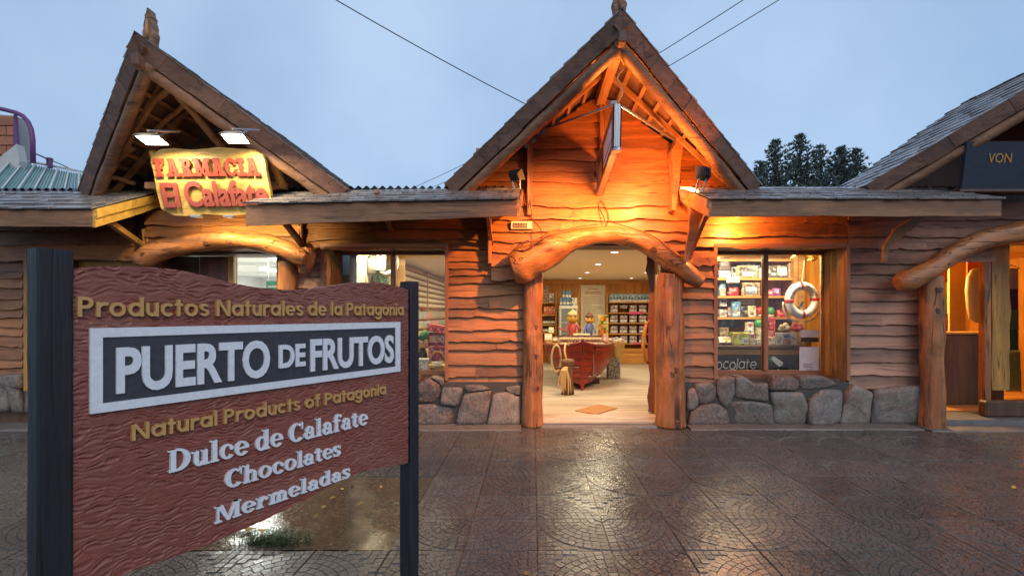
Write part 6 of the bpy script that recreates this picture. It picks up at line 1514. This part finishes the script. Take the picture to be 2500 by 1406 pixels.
G = [ # x0,x1,y0,y1,Y,depth,colour,label,print
 (1757,1783,628,660,YD+.02,.03,(.07,.05,.05),'dark slate plaque with ring pattern on the top gift shelf',[(.2,.8,.35,.85,(.16,.13,.12)),(.3,.7,.48,.72,(.07,.05,.05)),(.38,.62,.54,.66,(.18,.15,.13))]),
 (1757,1784,662,678,YD+.02,.05,(.60,.60,.58),'white tray below the slate plaque on the gift shelf',None),
 (1786,1798,652,678,YD+.12,.05,(.40,.44,.48),'grey-blue small card box beside the slate plaque',[(.2,.8,.5,.85,DARK)]),
 (1800,1850,649,678,YD+.02,.04,(.42,.26,.10),'wooden framed picture with painted white glare on the top gift shelf',[(.09,.91,.1,.9,(.12,.10,.09)),(.25,.8,.15,.5,(.85,.84,.78))]),  # the glare on the glass is painted as a pale panel
 (1806,1856,636,652,YD+.2,.06,(.12,.24,.40),'row of blue booklets behind the framed picture',[(.15,.2,.1,.9,(.5,.6,.7)),(.4,.45,.1,.9,(.5,.6,.7)),(.65,.7,.1,.9,(.5,.6,.7))]),
 (1852,1862,655,678,YD+.05,.06,(.55,.56,.52),'pale box at the mullion on the top gift shelf',None),
 (1877,1924,648,678,YD+.04,.04,(.10,.085,.08),'dark framed picture with a bright corner on the top gift shelf',[(.45,.93,.2,.85,(.72,.72,.68)),(.15,.5,.2,.4,(.30,.32,.34))]),
 (1926,1934,642,678,YD+.08,.06,(.44,.34,.22),'narrow tan book at the shelf end',None),
 (1774,1806,676,690,YD-.03,.006,(.72,.66,.44),'cream price card hung from the top gift shelf',[(.15,.85,.55,.68,(.4,.34,.2)),(.15,.85,.28,.4,(.4,.34,.2))]),
 (1757,1772,682,722,YD+.06,.08,(.14,.32,.44),'blue-green box at the left of the second gift shelf',[(.1,.9,.0,.45,(.34,.24,.16))]),
 (1776,1810,689,702,YD+.16,.05,(.46,.48,.46),'folded grey map on the second gift shelf',[(.1,.9,.3,.6,(.12,.14,.18))]),
 (1780,1803,702,722,YD+.03,.10,RED,'red heart-shaped chocolate tin on the second gift shelf',[(.2,.8,.55,.75,(.66,.2,.16))]),
 (1812,1856,690,722,YD+.03,.04,(.36,.22,.10),'wood framed landscape picture on the second gift shelf',[(.1,.9,.1,.9,(.16,.11,.07)),(.2,.82,.2,.66,(.46,.56,.62)),(.2,.82,.2,.38,(.16,.24,.34))]),
 (1874,1889,707,722,YD+.04,.08,(.46,.06,.10),'small red mug box on the second gift shelf',[(.3,.7,.3,.7,(.7,.5,.45))]),
 (1891,1906,704,722,YD+.04,.08,PURP,'small purple mug box on the second gift shelf',[(.3,.7,.3,.7,(.6,.5,.62))]),
 (1757,1775,728,748,YD+.06,.05,(.50,.56,.56),'stack of pale cards on the third gift shelf',[(.1,.9,.5,.8,(.10,.14,.16))]),
 (1757,1774,756,774,YD+.04,.08,(.44,.44,.42),'grey trinket box at the left of the third gift shelf',[(.2,.8,.2,.6,(.12,.1,.1))]),
 (1776,1786,750,774,YD+.05,.06,(.18,.06,.04),'small dark red box on the third gift shelf',[(.1,.9,.2,.55,(.6,.62,.64))]),
 (1787,1808,737,774,YD+.03,.07,(.10,.30,.52),'blue mountain-picture carton on the third gift shelf',[(.08,.92,.08,.36,(.36,.46,.54)),(.2,.8,.36,.5,(.44,.26,.16))]),
 (1810,1826,748,774,YD+.03,.07,(.035,.028,.024),'black carton on the third gift shelf',[(.15,.85,.45,.62,(.26,.16,.10))]),
 (1827,1846,747,774,YD+.03,.07,(.66,.52,.28),'cream carton with a brown picture on the third gift shelf',[(.25,.72,.2,.52,(.20,.07,.03))]),
 (1800,1842,730,744,YD+.16,.02,(.56,.48,.30),'long handwritten card standing behind the cartons',[(.08,.92,.35,.6,(.26,.22,.14))]),
 (1897,1921,757,774,YD+.04,.10,RED,'flat red chocolate box at the right of the third gift shelf',[(.15,.85,.35,.65,(.66,.2,.14))]),
 (1893,1920,733,757,YD+.2,.06,(.28,.025,.07),'crimson box at the back of the third gift shelf',None),
 (1757,1779,800,842,YC+.12,.05,(.50,.34,.16),'tan card box at the left of the counter',[(.25,.75,.3,.62,(.20,.07,.03))]),
 (1786,1829,812,842,YC+.02,.10,LIME,'lime green and yellow carton on the counter',[(.04,.96,.78,.95,(.62,.42,.05)),(.55,.94,.1,.62,(.60,.60,.52)),(.02,.14,.1,.8,(.66,.40,.04))]),
 (1824,1840,787,806,YC+.2,.08,(.66,.62,.50),'white carton with red print stacked high on the counter',[(.15,.85,.55,.85,(.52,.08,.06))]),
 (1822,1842,806,842,YC+.18,.08,(.60,.56,.46),'cream support box under the stacked carton',None),
 (1831,1843,814,842,YC+.03,.08,(.58,.44,.36),'narrow cream and red carton beside the lime one',[(.1,.9,.6,.9,(.46,.10,.08))]),
 (1844,1862,828,842,YC+.0,.06,(.56,.46,.30),'clear bag of sweets on the counter left of the mullion',[(.1,.9,.2,.8,(.66,.58,.44))]),
 (1850,1864,806,828,YC+.14,.08,(.60,.54,.36),'cream box behind the bag of sweets',None),
 (1872,1894,822,842,YC+.03,.08,(.46,.28,.14),'brown chocolate carton right of the mullion',[(.1,.9,.15,.45,(.62,.52,.36))]),
 (1873,1893,808,822,YC+.04,.08,(.56,.035,.03),'glossy red tin on top of the brown carton',[(.2,.8,.5,.75,(.7,.3,.25))]),
 (1895,1946,813,842,YC+.01,.10,(.72,.66,.48),'wide cream carton with a mountain picture panel',[(.33,.69,.02,.98,(.42,.46,.56)),(.33,.69,.02,.48,(.40,.20,.13)),(.36,.66,.62,.78,(.08,.12,.30))]),
 (1876,1893,776,806,YC+.3,.06,(.36,.03,.05),'deep red bag hanging behind the counter goods',None),
 (1757,1806,777,800,YD+.2,.03,(.06,.10,.16),'dark blue printed cloth hung under the third shelf',[(.1,.3,.2,.9,(.10,.16,.24)),(.5,.7,.2,.9,(.10,.16,.24))]),
]
for g in G: carton(*g[:6], g[6], g[7], g[8])
w1 = carton(1757,1790,826,842,YC+.01,.14,(.76,.72,.58),'white open box of chocolates leaning at the counter left end',[(.3,.8,.1,.9,(.62,.44,.20))],tilt=.5)
for i, (x, y, c, lb) in enumerate(((1855,774,RED,'red domed tin with a ribbon on the third gift shelf'), (1880,774,GREEN,'green domed tin beside the mullion on the third gift shelf'), (1852,828,GREEN,'green round tin behind the counter goods'))):
    Y = (YD+.1, YD+.1, YC+.25)[i]; p = P(x, (774.5, 774.5, 806)[i], Y); t = thing('domed_tin', lb, 'tin', tuple(p))
    MB().lathe([(.06,0),(.062,.05),(.058,.055)], tuple(p), 16).build('base', cm((.60,.54,.40)), t, smooth=True); MB().lathe([(.066,.05),(.07,.07),(.066,.12),(.045,.155),(.005,.165)], tuple(p), 16).build('lid', cm(c, .25), t, smooth=True)
# soft toys / ribbons behind the lifebuoy
def plush(x, y, Y, s, col, label):
    p = P(x, y, Y); t = thing('plush_bundle', label, 'toy', tuple(p)); m = MB(); n = 14
    for k in range(7):
        o = Vector((rnd.uniform(-1,1), rnd.uniform(-.4,.4), rnd.uniform(-.6,.8)))*s; r = s*rnd.uniform(.35,.6)
        m.lathe([(.02*r,-r),(.7*r,-.7*r),(r,0),(.7*r,.7*r),(.02*r,r)], tuple(p+o), 9)
    m.build('body', cm(col, .9), t, smooth=True)
plush(1915, 800, YC+.2, .075, (.50,.42,.28), 'cream and grey plush bundle behind the wide carton'); plush(1945, 800, YC+.25, .08, (.40,.04,.04), 'red ribbon bundle below the lifebuoy')
# lifebuoy
c = P(1958, 733, 7.14); Rm, rm = .190, .062; t = thing('lifebuoy', 'white lifebuoy with red bands lettered PUERTO FRUTOS in the right window', 'lifebuoy', tuple(c))
def tp(a_, r=Rm): return c+Vector((r*math.cos(a_), 0, r*1.12*math.sin(a_)))
MB().tube([tp(q) for q in np.linspace(0, 2*math.pi, 49)], rm, 14, False).build('ring', cm((.80,.79,.74)), t, smooth=True)
for a_ in (R(97), R(4), R(184), R(270)): MB().tube([tp(q) for q in np.linspace(a_-.10, a_+.10, 6)], rm+.003, 14).build('red_band', cm((.50,.03,.025)), t, smooth=True)
def arc_letters(word, a0, a1):
    n = len(word)
    for i, ch in enumerate(word):
        a_ = a0+(a1-a0)*(i+.5)/n; ctr = tp(a_, Rm*1.0)+Vector((0, -rm-.002, 0)); ux = Vector((math.sin(a_), 0, -math.cos(a_))); uy = Vector((math.cos(a_), 0, math.sin(a_)))
        fletters(ch, -.013, .013, -.018, .036, lambda u, v, d: ctr+ux*u+uy*v+Vector((0, -d, 0)), .002, cm((.10,.09,.10)), t)
arc_letters('PUERTO', R(172), R(110)); arc_letters('FRUTOS', R(84), R(16))
MB().tube([tp(R(q), Rm+.085+.03*abs(math.sin(R(q*2)))) for q in range(185, 265, 8)], .012, 8).build('grab_rope', cm((.66,.60,.46)), t, smooth=True)
MB().tube([tp(R(q), Rm+.085+.03*abs(math.sin(R(q*2)))) for q in range(278, 350, 8)], .012, 8).build('grab_rope', cm((.66,.60,.46)), t, smooth=True)
MB().tube([P(1958,690,7.14), P(1962,655,7.12), P(1964,635,7.08)], .007, 6).build('hanging_rope', M['rope'], t)
p = P(1955,750,7.18); t2 = thing('hanging_bird', 'blue paper bird hanging inside the lifebuoy ring', 'ornament', tuple(p)); MB().prism([p+Vector(q) for q in ((-.05,0,-.06),(.0,0,-.02),(.05,0,.09),(.02,0,.08),(-.01,0,.02),(-.06,0,-.02))], (0,.012,0)).build('wing', cm((.08,.12,.36)), t2); MB().lathe([(.005,-.12),(.04,-.09),(.05,-.05),(.03,0),(.01,.01)], tuple(p), 10).build('body', cm((.50,.42,.24)), t2, smooth=True)
# carved driftwood fish above
t = thing('driftwood_carving', 'pale carved driftwood piece hanging above the lifebuoy', 'carving', P(1960,625,7.05)); MB().tube([P(1928,634,7.05), P(1942,622,7.05), P(1958,617,7.05), P(1975,621,7.05), P(1985,632,7.05), P(1972,636,7.05)], [.008,.022,.034,.045,.030,.012], 10, True, .3, 4).build('body', M['paleboard'], t, smooth=True); MB().tube([P(1990,615,7.1), P(1993,632,7.1), P(1980,640,7.1)], [.012,.02,.012], 8).build('branch', M['paleboard'], t, smooth=True)
# sheets taped to the glass
def sheet(x0, x1, y0, y1, col, label, lines=()):
    a, b = P(x0, y1, 6.835), P(x1, y0, 6.835); t = thing('paper_notice', label, 'notice', (a.x, 6.835, a.z)); MB().box((a.x, 6.838, a.z), (b.x, 6.841, b.z)).build('sheet', cm(col), t)
    if lines:
        m = MB()
        for u0, u1, v in lines: m.box((a.x+(b.x-a.x)*u0, 6.836, a.z+(b.z-a.z)*v), (a.x+(b.x-a.x)*u1, 6.8375, a.z+(b.z-a.z)*(v+.035)))
        m.build('small_print', cm((.34,.28,.30)), t)
sheet(1955,1999,806,823,(.48,.43,.46),'grey printed card taped on the right window glass',((.1,.2,.5),(.3,.9,.65),(.3,.8,.4),(.3,.85,.2)))
sheet(1956,1999,824,835,(.03,.018,.014),'black strip card taped under the grey card')
sheet(1952,1999,847,908,(.60,.57,.60),'white paper notice taped at the lower corner of the right window',((.2,.75,.30),(.2,.6,.24),(.2,.7,.18),(.35,.7,.08)))

# ================================================================== neighbouring shop goods
t = thing('dark_counter', 'dark brown panelled counter inside the neighbouring doorway', 'counter', P(2350,960,7.3)); a, b = P(2296,958,7.3), P(2404,816,7.3); MB().bbox((a.x, 7.3, .08), (b.x+.3, 7.7, b.z), .01).build('body', M['darkwood'], t); MB().bbox((a.x-.02, 7.27, b.z), (b.x+.32, 7.72, b.z+.03), .006).build('top', M['shelfwood'], t)
for (x0, x1, y0, y1, Y, c, lb) in ((2296,2314,650,690,8.2,(.40,.05,.01),'upper red-orange panel inside the neighbouring doorway'), (2298,2315,765,812,8.2,(.45,.07,.02),'lower red-orange panel inside the neighbouring doorway'), (2362,2402,632,680,8.4,(.55,.12,.01),'bright orange panel above the mask in the neighbouring shop')):
    carton(x0, x1, y0, y1, Y, .03, c, lb, name='wall_panel', cat='panel')
carton(2318,2358,640,815,8.5,.05,(.62,.40,.16),'pale yellow upright panel inside the neighbouring doorway',name='wall_panel',cat='panel')
p = P(2385,725,7.9); t = thing('carved_mask', 'tall carved mask with dark hollows inside the neighbouring shop', 'mask', tuple(p)); m = MB(); prof = [(.02,-.42),(.13,-.36),(.17,-.15),(.19,.1),(.17,.32),(.10,.44),(.02,.47)]; m.lathe(prof, (0,0,0), 14); m.v = [(p.x+v[0], p.y+v[1]*.4, p.z+v[2]) for v in m.v]; m.build('face', cm((.34,.28,.14)), t, smooth=True)
for z, h, w_ in ((.17,.06,.07), (-.16,.16,.06)):
    m = MB().lathe([(.001,-h),(w_*.8,-h*.6),(w_,0),(w_*.8,h*.6),(.001,h)], (0,0,0), 10); m.v = [(p.x+.03+v[0], p.y-.065+v[1]*.2, p.z+z+v[2]) for v in m.v]; m.build('hollow', cm(DARK), t, smooth=True)
def garment(x, y0, y1, Y, cols, label):
    a = P(x, y0, Y); b = P(x, y1, Y); t = thing('hanging_garment', label, 'garment', tuple(a)); n = len(cols)
    for k, c in enumerate(cols):
        z1 = a.z+(b.z-a.z)*k/n; z0 = a.z+(b.z-a.z)*(k+1)/n; m = MB(); vs = []
        for j in range(7):
            z = z1+(z0-z1)*j/6
            for i in range(9): u = i/8-.5; vs.append((a.x+u*(.20+.05*(k+j/6)/n), Y+.03*math.sin(u*25+k), z))
        m.add(vs, [(j*9+i, j*9+i+9, j*9+i+10, j*9+i+1) for j in range(6) for i in range(8)]); m.build('panel', cm(c, .9), t)
    MB().tube([a+Vector((-.12,0,.0)), a+Vector((0,0,.05)), a+Vector((.12,0,.0))], .008, 6).build('hanger', M['steel'], t)
garment(2470, 655, 955, 7.6, [(.30,.30,.40),(.08,.04,.06),(.10,.16,.08),(.04,.10,.06),(.30,.26,.05),(.34,.28,.05)], 'green and yellow garment hanging beside the neighbouring door leaf')
# ================================================================== pharmacy goods
t = thing('hanging_green_sign', 'small green hanging sign inside the pharmacy door', 'sign', P(664,700,9.0)); a, b = P(650,712,9.0), P(682,686,9.0); MB().box((a.x, 9.0, a.z), (b.x, 9.02, b.z)).build('plate', cm((.02,.30,.16)), t); MB().box((a.x+.03, 8.997, a.z+.08), (b.x-.03, 9.0, a.z+.11)).build('print', cm(WHITE), t)
for x in (a.x+.03, b.x-.03): MB().tube([(x, 9.01, b.z), (x, 9.01, 2.62)], .004, 5).build('cord', M['steel'], t)
ps = thing('pharmacy_shelving', 'white pharmacy shelving full of cartons along the back', 'shelf', (-6.2, 15.5, .05))
for k in range(5): MB().bbox((-8.8, 15.5, .5+k*.4), (-3.3, 15.9, .53+k*.4), .004).build('shelf', M['white'], ps)
for k in range(4):
    for i in range(18):
        c = rnd.choice([RED, WHITE, BLUE, (.6,.5,.1), GREEN, WHITE, (.5,.55,.6)]); x = -8.7+i*.3
        o = MB().bbox((x, 15.55, .531+k*.4), (x+.24, 15.8, .531+k*.4+rnd.uniform(.2,.33)), .004).build('medicine_carton', cm(c), label=f'medicine carton, {ORD[i]} from the left on pharmacy shelf {("one","two","three","four")[k]}', category='box', group='medicine cartons on the pharmacy shelving')
